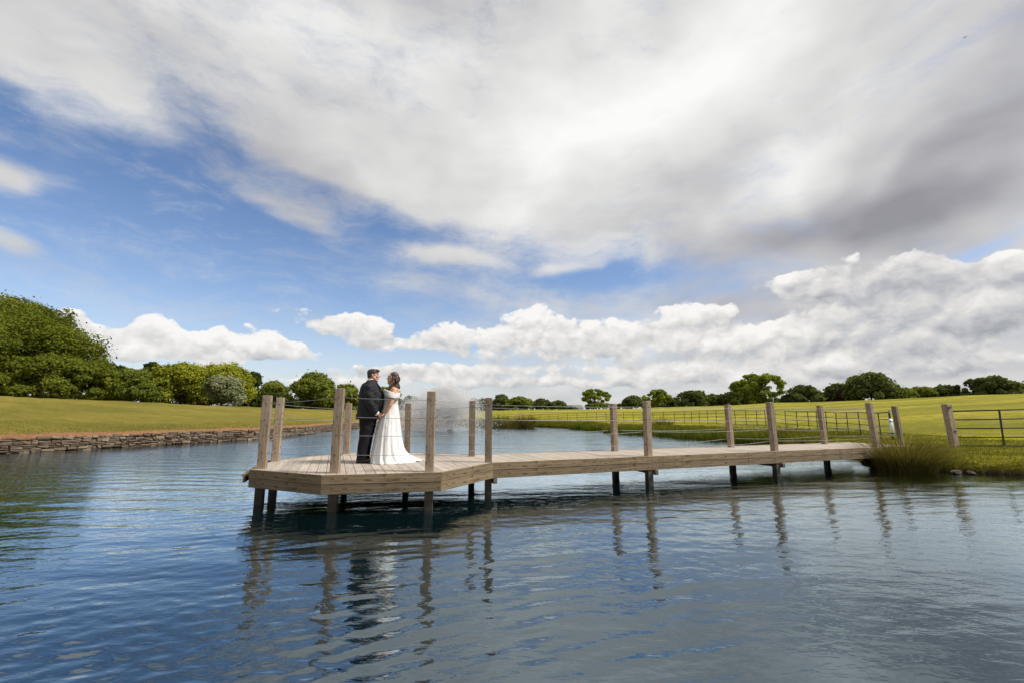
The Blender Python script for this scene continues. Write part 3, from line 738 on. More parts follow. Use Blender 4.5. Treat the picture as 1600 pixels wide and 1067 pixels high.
# hair
b = MB(); b.ell((.112, 0, 1.722), (.108, .084, .066)); b.ell((.062, 0, 1.690), (.055, .076, .082)); b.ell((.185, 0, 1.752), (.058, .062, .030)); b.ell((.215, 0.0, 1.742), (.032, .050, .022)); b.ell((.05, 0, 1.635), (.036, .058, .045))
for s_ in (-1, 1): b.ell((.105, s_*.066, 1.700), (.065, .018, .034)); b.ell((.142, s_*.070, 1.668), (.012, .010, .034)); b.ell((.075, s_*.066, 1.655), (.03, .016, .04))
b.remesh('hair', M['hair_m'], man, .006, 3)
for s_ in (-1, 1):
    MB().ell((.214, s_*.036, 1.667), (.010, .013, .007), 10, 8).build('eye', M['eye'], man, True)
    MB().tube([(.190, s_*.060, 1.690), (.212, s_*.045, 1.698), (.225, s_*.018, 1.693)], [.003, .0042, .003], 6).build('eyebrow', M['brow'], man, True)
MB().ell((.2225, 0, 1.588), (.007, .017, .0045), 10, 8).build('lips', M['lip'], man, True)
# shirt collar and cuffs
b = MB(); b.loft([((.098, 0, 1.585), (.082, 0, .02), (0, .078, 0)), ((.090, 0, 1.555), (.095, 0, .022), (0, .088, 0)), ((.08, 0, 1.50), (.10, 0, .03), (0, .10, 0))], 20, False)
b.loft([((.17, 0, 1.53), (.03, 0, .0), (0, .04, 0)), ((.235, 0, 1.42), (.035, 0, 0), (0, .06, 0)), ((.30, 0, 1.30), (.035, 0, 0), (0, .055, 0)), ((.32, 0, 1.2), (.02, 0, 0), (0, .03, 0))], 12)
b.build('shirt', M['shirt'], man, True)
for s_ in (-1, 1): MB().tube([(.205, s_*.243, .962), (.243, s_*.225, .925), (.258, s_*.219, .912)], [.050, .047, .046], 14).build('shirt_cuff', M['shirt'], man, True)
# jacket with sleeves
b = MB()
b.loft([((.070, 0, 1.565), (.060, 0, .02), (0, .088, 0)), ((.078, 0, 1.54), (.110, 0, .03), (0, .130, 0)), ((.080, 0, 1.49), (.150, 0, 0), (0, .200, 0)), ((.082, 0, 1.42), (.185, 0, 0), (0, .232, 0)), ((.10, 0, 1.30), (.225, 0, 0), (0, .245, 0)),
        ((.108, 0, 1.15), (.240, 0, 0), (0, .255, 0)), ((.100, 0, 1.02), (.235, 0, 0), (0, .255, 0)), ((.075, 0, .92), (.228, 0, 0), (0, .255, 0)), ((.060, 0, .815), (.222, 0, 0), (0, .258, 0))], 28, True, .88)
for s_ in (-1, 1):
    b.tube([(.075, s_*.185, 1.485), (.085, s_*.245, 1.40), (.10, s_*.285, 1.24), (.128, s_*.300, 1.09), (.175, s_*.278, 1.0), (.232, s_*.235, .940)], [.085, .102, .094, .078, .068, .058], 16)
j = b.remesh('jacket', M['suit'], man, .008, 3)
# creases
for v in j.data.vertices:
    z, x, y = v.co.z, v.co.x, v.co.y
    k = .0045*math.sin(z*42+x*20+y*9)+.003*math.sin(z*85-x*50); 
    if abs(y) > .2 or z < 1.0: v.co += v.normal*k
# lapels as thin folded panels
for s_ in (-1, 1):
    mb = MB(); pts = [(.165, s_*.075, 1.555), (.232, s_*.095, 1.47), (.300, s_*.095, 1.38), (.338, s_*.07, 1.27), (.350, s_*.03, 1.17)]
    mb.loft([(p, (.006, s_*.012, .004), (-.004, s_*w_, -.004)) for p, w_ in zip(pts, (.012, .030, .045, .032, .006))], 10); mb.build('lapel', M['trouser'], man, True)
b = MB()
for s_, dx in ((-1, 0.0), (1, .035)):
    b.loft([((.055+dx*.3, s_*.075, .93), (.175, 0, 0), (0, .15, 0)), ((.062+dx*.4, s_*.10, .80), (.150, 0, 0), (0, .125, 0)), ((.055+dx*.6, s_*.112, .64), (.124, 0, 0), (0, .108, 0)), ((.028+dx, s_*.112, .46), (.101, 0, 0), (0, .092, 0)),
            ((.008+dx, s_*.112, .30), (.095, 0, 0), (0, .086, 0)), ((.0+dx, s_*.112, .16), (.094, 0, 0), (0, .082, 0)), ((-.004+dx, s_*.112, .085), (.092, 0, 0), (0, .072, 0)), ((.0+dx, s_*.112, .06), (.086, 0, 0), (0, .068, 0))], 20)
tr = b.remesh('trousers', M['trouser'], man, .008, 3)
for v in tr.data.vertices:
    z = v.co.z; v.co += v.normal*(.003*math.sin(z*31+v.co.x*25+math.sin(z*9)*2)*max(0, 1-abs(z-.5)*.6)+.004*math.sin(z*95)*max(0, 1-z*5))
for s_, dx in ((-1, 0.0), (1, .05)):
    mb = MB(); y = s_*.115
    mb.loft([((-.100+dx, y, .050), (0, .018, 0), (0, 0, .035)), ((-.085+dx, y, .052), (0, .036, 0), (0, 0, .046)), ((-.02+dx, y, .062), (0, .042, 0), (0, 0, .056)), ((.05+dx, y, .054), (0, .043, 0), (0, 0, .046)), ((.14+dx, y-.004, .042), (0, .050, 0), (0, 0, .032)), ((.205+dx, y-.006, .036), (0, .046, 0), (0, 0, .028)), ((.245+dx, y-.006, .030), (0, .024, 0), (0, 0, .016))], 14)
    sh = mb.build('shoe', M['shoe'], man, True)
    MB().box((.07+dx, y, .010), (.335, .088, .014), 0, bev=.005).build('sole', M['sole'], sh)
    for k in range(4): MB().tube([(.045+k*.018+dx, y-.026, .094-k*.008), (.05+k*.018+dx, y, .104-k*.009), (.045+k*.018+dx, y+.026, .094-k*.008)], .0035, 5).build('lace', M['trouser'], sh)

# the bride
wom = empty('person', base_m, RZ); wom.location = base_m; tag(wom, 'bride in a white off shoulder gown with train, facing the groom', 'person')
b = MB()
b.ell((.500, 0, 1.622), (.090, .073, .105)); b.ell((.455, 0, 1.580), (.052, .055, .075)); b.ell((.430, 0, 1.510), (.030, .032, .024)); b.ell((.468, 0, 1.530), (.05, .047, .042))
b.tube([(.412, 0, 1.625), (.392, 0, 1.594), (.390, 0, 1.584)], [.008, .0105, .010], 8); b.ell((.404, 0, 1.583), (.012, .015, .008)); b.ell((.408, 0, 1.548), (.012, .020, .007)); b.ell((.411, 0, 1.535), (.012, .018, .007)); b.ell((.425, 0, 1.655), (.02, .046, .02))
for s_ in (-1, 1): b.ell((.440, s_*.036, 1.580), (.024, .02, .024)); b.ell((.505, s_*.072, 1.600), (.014, .009, .026))
b.loft([((.500, 0, 1.58), (.05, 0, 0), (0, .048, 0)), ((.515, 0, 1.49), (.050, 0, 0), (0, .050, 0)), ((.528, 0, 1.44), (.060, 0, 0), (0, .072, 0)), ((.535, 0, 1.405), (.078, 0, 0), (0, .135, 0)), ((.530, 0, 1.36), (.098, 0, 0), (0, .168, 0)),
        ((.510, 0, 1.28), (.115, 0, 0), (0, .155, 0)), ((.490, 0, 1.15), (.11, 0, 0), (0, .13, 0)), ((.49, 0, 1.0), (.12, 0, 0), (0, .16, 0)), ((.47, 0, .85), (.12, 0, 0), (0, .16, 0))], 20)
for s_, wr, pa in ((-1, (.385, -.185, .925), (.345, -.165, .875)), (1, (.385, .175, .935), (.345, .150, .885))):
    b.ell((.548, s_*.165, 1.372), (.058, .050, .050))
    b.tube([(.548, s_*.168, 1.37), (.530, s_*.205, 1.27), (.505, s_*.222, 1.16), (.482, s_*.228, 1.08), (.435, s_*.215, 1.0), wr], [.050, .049, .044, .039, .035, .023], 12)
    hand(b, wr, pa, (-.55, 0, -.8), (-.6, s_*.1, .3), .6, .17, -s_)
    b.tube([(.48, s_*.08, .86), (.46, s_*.08, .45), (.46, s_*.08, .07)], [.075, .05, .035], 10); b.ell((.42, s_*.08, .04), (.10, .035, .03))
b.remesh('body', M['skin_w'], wom, .0050, 3)
for s_ in (-1, 1):
    MB().ell((.418, s_*.031, 1.612), (.009, .012, .006), 10, 8).build('eye', M['eye'], wom, True)
    MB().tube([(.436, s_*.052, 1.634), (.414, s_*.036, 1.641), (.407, s_*.014, 1.636)], [.003, .0045, .003], 6).build('eyebrow', M['brow'], wom, True)
MB().ell((.399, 0, 1.5415), (.0065, .015, .0065), 10, 8).build('lips', M['lip'], wom, True)
# hair: half up, waves down the back and a curled lock over the near shoulder
b = MB(); b.ell((.525, 0, 1.660), (.092, .081, .078)); b.ell((.560, 0, 1.60), (.070, .078, .105)); b.ell((.585, 0, 1.615), (.045, .05, .05)); b.ell((.575, 0, 1.50), (.052, .075, .10))
rh = random.Random(4)
def lock(p, r): b.tube(p, r, 8)
for s_ in (-1, 1):
    for k in range(6):
        x0, y0 = .50+.022*k, s_*(.074-.004*k); zend = (1.36 if k < 3 else 1.42) if s_ < 0 else 1.40
        pts = []; rad = []
        for i in range(12):
            t_ = i/11; z = 1.63-(1.63-zend)*t_; sw = math.sin(t_*9+k*1.3)*.014
            xf = x0-(.085*t_**1.5 if (k < 3) else -.012*t_) + sw; pts.append((xf, y0+s_*(-.004+.03*t_)-.01*math.cos(t_*9+k), z)); rad.append(.019*(1-.45*t_)+.002)
        lock(pts, rad)
for k in range(7):
    y0 = -.06+.02*k; pts = [(.605+.012*math.sin(i*.9+k)-.02*(i/10), y0+.01*math.cos(i+k), 1.60-.020*i*(.8+.05*(k % 3))) for i in range(11)]; lock(pts, [.022-.0012*i for i in range(11)])
b.remesh('hair', M['hair_w'], wom, .0055, 2)
# bodice
b = MB(); b.loft([((.508, 0, 1.325), (.142, 0, -.035), (0, .170, 0)), ((.498, 0, 1.30), (.152, 0, -.02), (0, .173, 0)), ((.486, 0, 1.25), (.146, 0, 0), (0, .165, 0)), ((.482, 0, 1.17), (.132, 0, 0), (0, .152, 0)), ((.482, 0, 1.08), (.136, 0, 0), (0, .155, 0)), ((.485, 0, 1.02), (.145, 0, 0), (0, .165, 0))], 26)
for s_ in (-1, 1): b.ell((.405, s_*.070, 1.305), (.066, .070, .062))
b.remesh('bodice', M['lace'], wom, .007, 4)
# off-shoulder sleeve band running round both arms, with a scalloped lower hem
rings = []; n = 72
for i in range(n+1):
    a = 2*math.pi*i/n; x = .495-.150*math.cos(a); y = .262*math.sin(a); z = 1.318+.035*math.cos(a)-.045*abs(math.sin(a))+.006*math.sin(a*24)
    ox = -math.cos(a); oy = math.sin(a); dr = .0
    rings.append((Vector((x, y, z)), Vector((ox*.010, oy*.010, .0)), Vector((ox*.016*abs(math.sin(a)), oy*.016*abs(math.sin(a)), -.042-.022*abs(math.sin(a))-.006*math.sin(a*24)))))
MB().loft(rings, 10, False).build('sleeve_band', M['lace'], wom, True)
# skirt: pleated cone sweeping back into a train
n = 120; prof = [(1.09, .345, .622, .158, 0), (1.02, .338, .632, .17, 0), (.92, .305, .650, .20, .003), (.78, .262, .668, .235, .007), (.60, .225, .692, .275, .010), (.42, .198, .722, .31, .013), (.26, .172, .760, .34, .015), (.14, .152, .835, .37, .017), (.07, .142, .930, .40, .017), (.03, .136, 1.03, .43, .018), (.006, .132, 1.11, .45, .018)]
V = []; F = []
for k, (z, xf, xb, hw, pl) in enumerate(prof):
    for i in range(n):
        a = 2*math.pi*i/n; ca, sa = math.cos(a), math.sin(a); cx = xf+hw*.85 if k > 6 else (xf+xb)/2
        rx = (cx-xf) if ca < 0 else (xb-cx); e = 1+pl/.3*(math.sin(a*15+.4*math.sin(z*6))*.55+math.sin(a*26+2+z*2)*.35)
        yb = hw*sa; x = cx+rx*ca*e; y = yb*e*(1 if ca < 0 else (1-.25*ca*min(1, k/8)))
        y += max(0, x-.75)*.55                       # the train lies swept away from the camera
        V.append((x, y, z+(.012*math.sin(a*9)*max(0, ca) if k > 6 else 0)+(.035*max(0, ca)*math.sin(x*9) if k == 8 else 0)))
for k in range(len(prof)-1):
    for i in range(n): j_ = (i+1) % n; F.append((k*n+i, (k+1)*n+i, (k+1)*n+j_, k*n+j_))
me = MB().add(V, F).mesh('skirt', True); o = link('skirt', me, M['tulle'], wom); sm = o.modifiers.new('sub', 'SUBSURF'); sm.levels = 1; sm.render_levels = 1

# ------------------------------------------------------------------ trees
def leaf_quads(C, Nrm, size, g, tintv):
    n = len(C); a = g.normal(size=(n, 3)); Nn = Nrm/np.maximum(np.linalg.norm(Nrm, axis=1), 1e-6)[:,None]
    u = np.cross(Nn, a); u /= np.maximum(np.linalg.norm(u, axis=1), 1e-6)[:,None]; v = np.cross(Nn, u)
    s = (size*g.uniform(.45, 1.5, n)**1.2)[:,None]; u = u*s; v = v*s*.75
    V = np.empty((n, 4, 3)); V[:,0] = C-u; V[:,1] = C-v*.9+u*.1; V[:,2] = C+u+Nn*s*.25; V[:,3] = C+v
    return V.reshape(-1, 3), np.arange(n*4).reshape(-1, 4), np.repeat(tintv, 4)
def tree(name, label, px0, px1, ytop, Y, leaf, leaves, size, group='trees', seed=0, low=.0, gap=0.0, flat=.75, trunk_h=.25, ybase=None, cat='tree', lobes=None, depth=None, trunks=1, shape=1.0, parts=True):
    g = np.random.default_rng(seed*7+int(px0)+1000)
    L_ = at(px0, ytop, Y); R_ = at(px1, ytop, Y); cx = (L_.x+R_.x)/2; W_ = (R_.x-L_.x)/2
    zb = ground_z(cx, Y) if ybase is None else at(px0, ybase, Y).z
    H_ = at((px0+px1)/2, ytop, Y).z-zb
    Dp = W_ if depth is None else depth
    root = empty(name, (cx, Y, zb)); tag(root, label, cat, group)
    zlo = H_*low; nl = lobes or max(26, int(34*(W_/H_+.5))); big_ = gap < .3 and Y > 62; leaves = int(leaves*(2.2 if big_ and Y < 100 else 1.5 if big_ else 1)); size *= .76 if big_ and Y < 100 else .9 if big_ else 1; size *= .98; leaves = int(leaves*1.2)
    # lobes: clumps of leaf spread through the crown, bigger and flatter low down
    Cs = []; Rs = []
    hc = (H_+zlo)/2; hr = (H_-zlo)/2
    if low == 0: hc, hr = H_*.36, H_*.64                       # a dome: widest low down
    while len(Cs) < nl:
        k = len(Cs)/nl; d = g.normal(size=3); d /= np.linalg.norm(d)
        r = min(W_, hr)*(g.uniform(.24, .42) if gap < .3 else g.uniform(.20, .36))*(1-.3*gap)
        if low == 0 and d[2] < -.5: d[2] *= -1
        rad = 1.0 if k < .7 else g.uniform(.3, .9)
        rx, rz = max(W_-r*.95, .1), max(hr-r*.8, .1); ry = max(Dp-r*.95, .1)
        c = np.array((d[0]*rx*rad, d[1]*ry*rad, hc+d[2]*rz*rad))
        if shape < 1: c[:2] *= 1-(1-shape)*max(0, d[2])
        if low == 0: c[2] = max(c[2], r*g.uniform(.05, .6))
        Cs.append(c); Rs.append(r*g.uniform(.7, 1.3))
    Cs = np.array(Cs); Rs = np.array(Rs)
    wgt = Rs**2; wgt /= wgt.sum(); idx = g.choice(nl, leaves, p=wgt)
    d = g.normal(size=(leaves, 3)); d /= np.linalg.norm(d, axis=1)[:,None]
    d[:,2] = np.where(g.random(leaves) < .55, np.abs(d[:,2]), d[:,2])
    rr_ = Rs[idx]*g.uniform(.55, 1.0, leaves)**.6*(1+.25*np.maximum(0, g.normal(size=leaves)-1))
    out_ = g.random(leaves) < .07; rr_ = np.where(out_, rr_*g.uniform(1.03, 1.2, leaves), rr_)
    tw = 1+.22*np.sin(d[:,0]*5+idx)*np.sin(d[:,1]*5+idx*2)
    P = Cs[idx]+d*(rr_*tw)[:,None]*np.array((1, 1, flat))
    P[:,2] = np.maximum(P[:,2], g.uniform(-.5, .35, leaves)*min(1, H_*.1)+zlo*.5)
    # droop: sprays hang a little at the outside
    N_ = d*.75+g.normal(size=(leaves, 3))*.45; N_[:,2] += .35
    lt = g.uniform(0, 1, nl); tv = np.clip(lt[idx]*.45+g.uniform(0, .55, leaves), 0, 1)
    V, F, T_ = leaf_quads(P, N_, size, g, tv)
    c = link('crown', mesh_np('crown', V, F, False, T_), M[leaf], root)
    # trunk and limbs reaching into the lobes
    mb = MB(); tr = max(.09, H_*.028); gg = random.Random(seed+int(px0))
    for k in range(trunks):
        bx = 0 if trunks == 1 else (k-(trunks-1)/2)*W_*.35
        top = Vector((bx+gg.uniform(-.1, .1)*W_*.3, gg.uniform(-.1, .1), H_*max(trunk_h, .2)))
        mb.tube([(bx, 0, -.3), (bx+.02, 0, H_*.05), top*.6+Vector((bx*.4, 0, 0)), top], [tr*1.5, tr*1.05, tr*.9, tr*.75], 8)
        order = list(range(nl)); gg.shuffle(order)
        for i in order[:10]:
            e = Vector(Cs[i]); m_ = top.lerp(e, .5)+Vector((0, 0, -H_*.03))
            mb.tube([top, m_, e], [tr*.5, tr*.3, tr*.08], 5)
    mb.build('trunk', M['bark'], root, True)
    return root
TL = 'trees along the left bank'; TR = 'trees along the far right skyline'
# left of the water
tree('broadleaf_tree', 'tallest dark green tree at the left edge of the meadow, rising behind the others', -60, 118, 460, 60, 'leaf_deep', 45000, .15, TL, 1, lobes=60, shape=.8, low=.05)
tree('oak', 'huge rounded dark green oak with drooping boughs at the far left edge', -165, 166, 484, 52, 'leaf_deep', 120000, .115, TL, 2, lobes=110, depth=10, shape=.92)
tree('broadleaf_tree', 'broad low green tree filling the foot of the left tree mass', 20, 172, 552, 49, 'leaf_deep', 45000, .115, TL, 3, lobes=60, depth=5)
tree('dark_tree', 'dark narrow tree just right of the huge left tree', 158, 208, 561, 78, 'leaf_dark', 7000, .22, TL, 4)
tree('round_tree', 'mid green conical tree with feathery skirts left of the dark narrow one behind', 168, 248, 572, 66, 'leaf_mid', 13000, .18, TL, 5, shape=.6)
tree('dark_tree', 'small dark tree top showing behind a gap between two green trees', 222, 262, 565, 84, 'leaf_dark', 6000, .22, TL, 6)
tree('round_tree', 'bright green wide tree in the middle of the left tree group', 236, 338, 566, 72, 'leaf_bright', 20000, .18, TL, 7, lobes=55)
tree('round_tree', 'yellow green domed tree behind the white flowering bush', 308, 397, 569, 74, 'leaf_bright', 18000, .18, TL, 8, lobes=50)
tree('hawthorn', 'pale hawthorn bush in white flower in front of the yellow green tree', 317, 382, 586, 68, 'leaf_haw', 10000, .15, None, 9, shape=.8, cat='bush')
tree('dark_tree', 'dark tree leaning out to the right of the yellow green dome', 372, 412, 579, 84, 'leaf_dark', 8000, .22, TL, 10)
tree('round_tree', 'small mid green tree left of the round oak beyond the jetty posts', 404, 460, 596, 104, 'leaf_mid', 6000, .28, TL, 11)
tree('oak', 'rounded olive green oak beyond the left jetty posts', 455, 525, 580, 92, 'leaf_mid', 13000, .24, TL, 12, lobes=45)
tree('dark_tree', 'dark crown peeping over the rounded oak beyond the jetty', 468, 524, 578, 104, 'leaf_dark', 5000, .28, TL, 13)
tree('round_tree', 'dark green tree between the tall front jetty post and the groom', 520, 562, 596, 104, 'leaf_mid', 5000, .28, TL, 14)
tree('round_tree', 'small distant tree glimpsed between the bride and groom', 580, 628, 603, 112, 'leaf_mid', 4000, .3, TL, 15)
tree('round_tree', 'low distant tree behind the fountain spray', 616, 668, 618, 125, 'leaf_far', 3000, .32, TL, 16)
# right hand skyline
rt_ = [('dark_tree', 'dark tree seen between the two jetty posts at the walkway mouth', 722, 768, 621, 135, 'leaf_far', 3000, {}),
 ('dark_tree', 'dark domed tree right of the walkway mouth post', 766, 800, 616, 135, 'leaf_far', 3000, {}),
 ('round_tree', 'green tree in the middle of the dark row right of the fountain', 788, 836, 619, 130, 'leaf_mid', 3000, {}),
 ('dark_tree', 'third dark tree of the row right of the fountain, before a gap', 832, 862, 622, 130, 'leaf_far', 2500, {}),
 ('dark_tree', 'lowest dark tree at the right end of that row, before open sky', 857, 886, 625, 130, 'leaf_far', 2500, {}),
 ('light_tree', 'pale airy spreading tree with sky showing through, alone beyond the field', 908, 953, 606, 128, 'leaf_light', 5000, dict(gap=.5, low=.22, trunks=2, lobes=46)),
 ('round_tree', 'low green bush at the foot of the pale airy tree', 914, 956, 628, 126, 'leaf_mid', 1500, dict(cat='bush')),
 ('dark_tree', 'dark domed tree between two pale airy trees', 970, 1004, 617, 128, 'leaf_far', 3000, {}),
 ('light_tree', 'pale green tree rising behind the second pair of walkway posts', 1003, 1048, 608, 134, 'leaf_light', 7000, dict(gap=.35, low=.08, lobes=46)),
 ('dark_tree', 'low dark tree right of the pale green tree behind the posts', 1030, 1066, 620, 140, 'leaf_far', 2500, {}),
 ('dark_tree', 'pointed dark oak left of the tall light tree', 1056, 1104, 608, 130, 'leaf_far', 4500, {}),
 ('dark_tree', 'small dark tree between the pointed oak and the tall light tree', 1100, 1128, 614, 134, 'leaf_far', 2500, {}),
 ('dark_tree', 'dark tree directly under the left side of the tall light tree', 1120, 1162, 610, 132, 'leaf_far', 3500, {}),
 ('light_tree', 'tall light green tree with an open parasol crown, biggest pale tree on the skyline', 1143, 1222, 583, 118, 'leaf_light', 15000, dict(gap=.45, low=.16, trunks=2, lobes=85)),
 ('round_tree', 'mid green tree standing inside the foot of the tall light tree', 1158, 1196, 612, 116, 'leaf_mid', 2500, {}),
 ('dark_tree', 'wide dark oak right of the tall light tree', 1226, 1282, 601, 118, 'leaf_far', 6500, dict(shape=.9)),
 ('dark_tree', 'low dark shrub at the left foot of the wide oak', 1216, 1250, 616, 120, 'leaf_far', 2200, dict(cat='bush')),
 ('brown_tree', 'brownish bare looking tree between two dark oaks', 1276, 1308, 612, 120, 'leaf_brown', 2200, dict(gap=.3)),
 ('dark_tree', 'open dark tree touching the left side of the largest oak', 1288, 1330, 598, 116, 'leaf_far', 3800, dict(gap=.4)),
 ('brown_tree', 'russet green tree in front of the largest oak', 1306, 1338, 603, 112, 'leaf_brown', 2600, {}),
 ('oak', 'largest dark oak on the right skyline with a high domed crown', 1320, 1392, 581, 108, 'leaf_far', 11000, dict(lobes=45, shape=.9)),
 ('round_tree', 'first green tree of the even row right of the largest oak', 1384, 1426, 604, 108, 'leaf_mid', 3500, {}),
 ('round_tree', 'second green tree of the even row, before the taller one', 1416, 1462, 603, 108, 'leaf_mid', 3500, {}),
 ('dark_tree', 'third, darker tree of the even row beside the thin black conifer', 1456, 1498, 601, 106, 'leaf_far', 4000, {}),
 ('conifer', 'thin black conifer spike standing above the even row of trees', 1489, 1500, 600, 103, 'leaf_dark', 900, dict(shape=.3)),
 ('round_tree', 'small bright green bush right of the thin conifer', 1496, 1526, 613, 104, 'leaf_bright', 1800, dict(cat='bush')),
 ('oak', 'big dark flat topped oak near the right edge', 1510, 1576, 586, 98, 'leaf_far', 8500, dict(gap=.3, lobes=34)),
 ('oak', 'broad dark oak cut by the right edge of the view', 1556, 1640, 591, 98, 'leaf_far', 8000, dict(gap=.3)),
 ('oak', 'dark tree just outside the right edge behind the fence', 1625, 1720, 590, 100, 'leaf_far', 4000, {})]
for i, (nm, lb, x0, x1, yt, Y, lf, n, kw) in enumerate(rt_):
    cat = kw.pop('cat', 'tree')
    tree(nm, lb, x0, x1, yt, Y, lf, n, .27 if lf != 'leaf_light' else .22, TR, 30+i, cat=cat, **kw)
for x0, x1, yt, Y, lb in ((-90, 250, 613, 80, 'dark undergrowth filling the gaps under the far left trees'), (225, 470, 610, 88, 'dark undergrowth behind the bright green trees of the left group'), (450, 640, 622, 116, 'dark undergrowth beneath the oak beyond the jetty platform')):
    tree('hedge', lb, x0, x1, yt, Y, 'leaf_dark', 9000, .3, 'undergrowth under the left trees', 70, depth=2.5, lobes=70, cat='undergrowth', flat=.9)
for i, (x0, x1, yt, Y) in enumerate(((535, 720, 631, 140), (720, 905, 630, 145), (955, 1110, 628, 140), (1100, 1300, 622, 132), (1370, 1520, 616, 118), (1500, 1640, 612, 110))):
    tree('hedge', ['low far hedge behind the bride and the fountain', 'low far hedge behind the dark row right of the fountain', 'low far hedge behind the second pair of walkway posts',
     'low far hedge behind the tall light tree', 'low far hedge behind the even row of trees', 'low far hedge beneath the right edge oaks'][i], x0, x1, yt, Y, 'leaf_far', 5000, .3, 'far hedges', 80+i, depth=2.5, lobes=60, cat='hedge', flat=.9)
# tiny white house beyond the crest
p = at(898, 636, 150); hs = empty('house', (p.x, p.y, p.z-2.5), R(20)); tag(hs, 'tiny white house with grey roof just over the crest of the far field', 'house')
M['white'] = plain('white_render', (.6, .6, .58), .8); M['slate'] = plain('slate_roof', (.12, .12, .13), .7); M['pane'] = plain('window_pane', (.03, .04, .05), .2)
MB().box((0, 0, 1.1), (4.6, 3, 2.2)).build('wall', M['white'], hs)
MB().add([(-2.5,-1.7,2.2),(2.5,-1.7,2.2),(2.5,1.7,2.2),(-2.5,1.7,2.2),(-2.5,0,3.3),(2.5,0,3.3)], [(0,1,5,4),(2,3,4,5),(0,4,3),(1,2,5),(3,2,1,0)]).build('roof', M['slate'], hs)
for x in (-1.3, 1.3): MB().box((x, -1.51, 1.2), (.8, .06, .9)).build('window', M['pane'], hs)

# ------------------------------------------------------------------ rushes, reeds and bank growth
def blades(name, c, n, spread, hgt, width, m_, g, parent=None, lean=.5, bottom=.1):
    """one clump: tapered, bent blades"""
    cx, cy, cz = c; a = g.uniform(0, 2*np.pi, n); r = spread*.45*np.sqrt(g.random(n))
    bx = cx+r*np.cos(a); by = cy+r*np.sin(a); h = hgt*g.uniform(.45, 1.05, n)*(1-.35*(r/(spread*.45))**2)
    oa = a+g.normal(0, .5, n); ln = lean*h*g.uniform(.25, 1.25, n)*(.35+r/(spread*.45))
    W_ = width*g.uniform(.6, 1.3, n); pa = g.uniform(0, np.pi, n)
    sx, sy = np.cos(pa)*W_/2, np.sin(pa)*W_/2; V = []
    lv = [(0, 0, 1), (.4, .18, .95), (.75, .52, .7), (1.0, 1.0, .12)]
    droop = g.uniform(0, .28, n)*h
    for t, o, w_ in lv:
        x = bx+np.cos(oa)*ln*o; y = by+np.sin(oa)*ln*o; z = cz-bottom+h*t-droop*(t**4)
        V.append(np.stack([x-sx*w_, y-sy*w_, z], -1)); V.append(np.stack([x+sx*w_, y+sy*w_, z], -1))
    V = np.stack(V, 1).reshape(-1, 3); b = np.arange(n)[:,None]*8
    F = np.concatenate([b+np.array([[k, k+1, k+3, k+2]]) for k in (0, 2, 4)])
    return V, F, np.repeat(np.clip(g.normal(.45, .25, n), 0, 1), 8)
g = np.random.default_rng(21)
def clump(name, label, x, y, n, spread, hgt, width, mk, cat, group=None, lean=.5, z=None):
    z = ground_z(x, y) if z is None else z
    V, F, T_ = blades(name, (0, 0, 0), n, spread, hgt, width, None, g, lean=lean)
    o = link(name, mesh_np(name, V, F, False, T_), M[mk]); o.location = (x, y, max(z, -.05)); tag(o, label, cat, group); return o
q = onz(1432, 733, .05); clump('rush_clump', 'big brown green rush tussock at the end of the boardwalk, hanging over the water', q.x, q.y+.35, 2600, 1.45, 1.12, .012, 'rush', 'rushes', lean=1.0, z=.08)
q = onz(1478, 733, .05); clump('rush_clump', 'lower rush tussock against the right side of the big one', q.x, q.y+.5, 500, .7, .7, .012, 'rush', 'rushes', lean=.6, z=.15)
q = onz(1385, 729, .05); clump('rush_clump', 'small brown rush tuft under the end of the boardwalk', q.x, q.y+.2, 260, .5, .5, .012, 'rush', 'rushes', lean=.7, z=.05)
bk = [(1232, 690, 1.9, 1.15, 'rush', 'tall dark rush clump on the far bank right of the third walkway post pair'), (1205, 692, 1.7, .75, 'reed', 'green reed clump between the third pair of walkway posts'),
      (1165, 690, 1.5, .7, 'reed', 'green reed clump right of the leaning thin post'), (1122, 686, 2.2, .8, 'reed', 'green reed clump left of the leaning thin post'), (1085, 683, 2.6, .9, 'reed', 'dense green reeds half way along the far bank'),
      (1050, 680, 2.4, .9, 'reed', 'green reeds right of the second near walkway post'), (1036, 674, 1.8, 1.5, 'rush', 'brown bushy clump on the bank right of the second near walkway post'), (1002, 677, 2.8, .85, 'reed', 'low green reeds left of the second near walkway post'),
      (968, 675, 2.6, .8, 'reed', 'low green reeds behind the thin far post'), (935, 671, 3.0, .8, 'reed', 'green reeds at the bend of the far bank'), (912, 669, 3.0, .9, 'reed', 'leftmost reeds of the bend in the far bank'),
      (822, 667, 2.0, 1.9, 'rush', 'tall brown rush clump alone on the far shore'), (800, 667, 3.2, 1.5, 'rush', 'lower rushes left of the tall brown clump on the far shore'), (776, 666, 3.2, 1.8, 'reed', 'green rushes beside the walkway mouth post on the far shore'),
      (752, 665, 3.0, 1.2, 'reed', 'short rushes right of the fountain on the far shore')]
for px, py, sp_, h_, mk, lb in bk:
    q = onz(px, py, .05); clump('rush_clump' if mk == 'rush' else 'reed_clump', lb, q.x, q.y+.3, 700, sp_, h_, .022 if q.y < 35 else .035, mk, 'rushes' if mk == 'rush' else 'reeds', 'growth along the far bank', .55, z=.1)
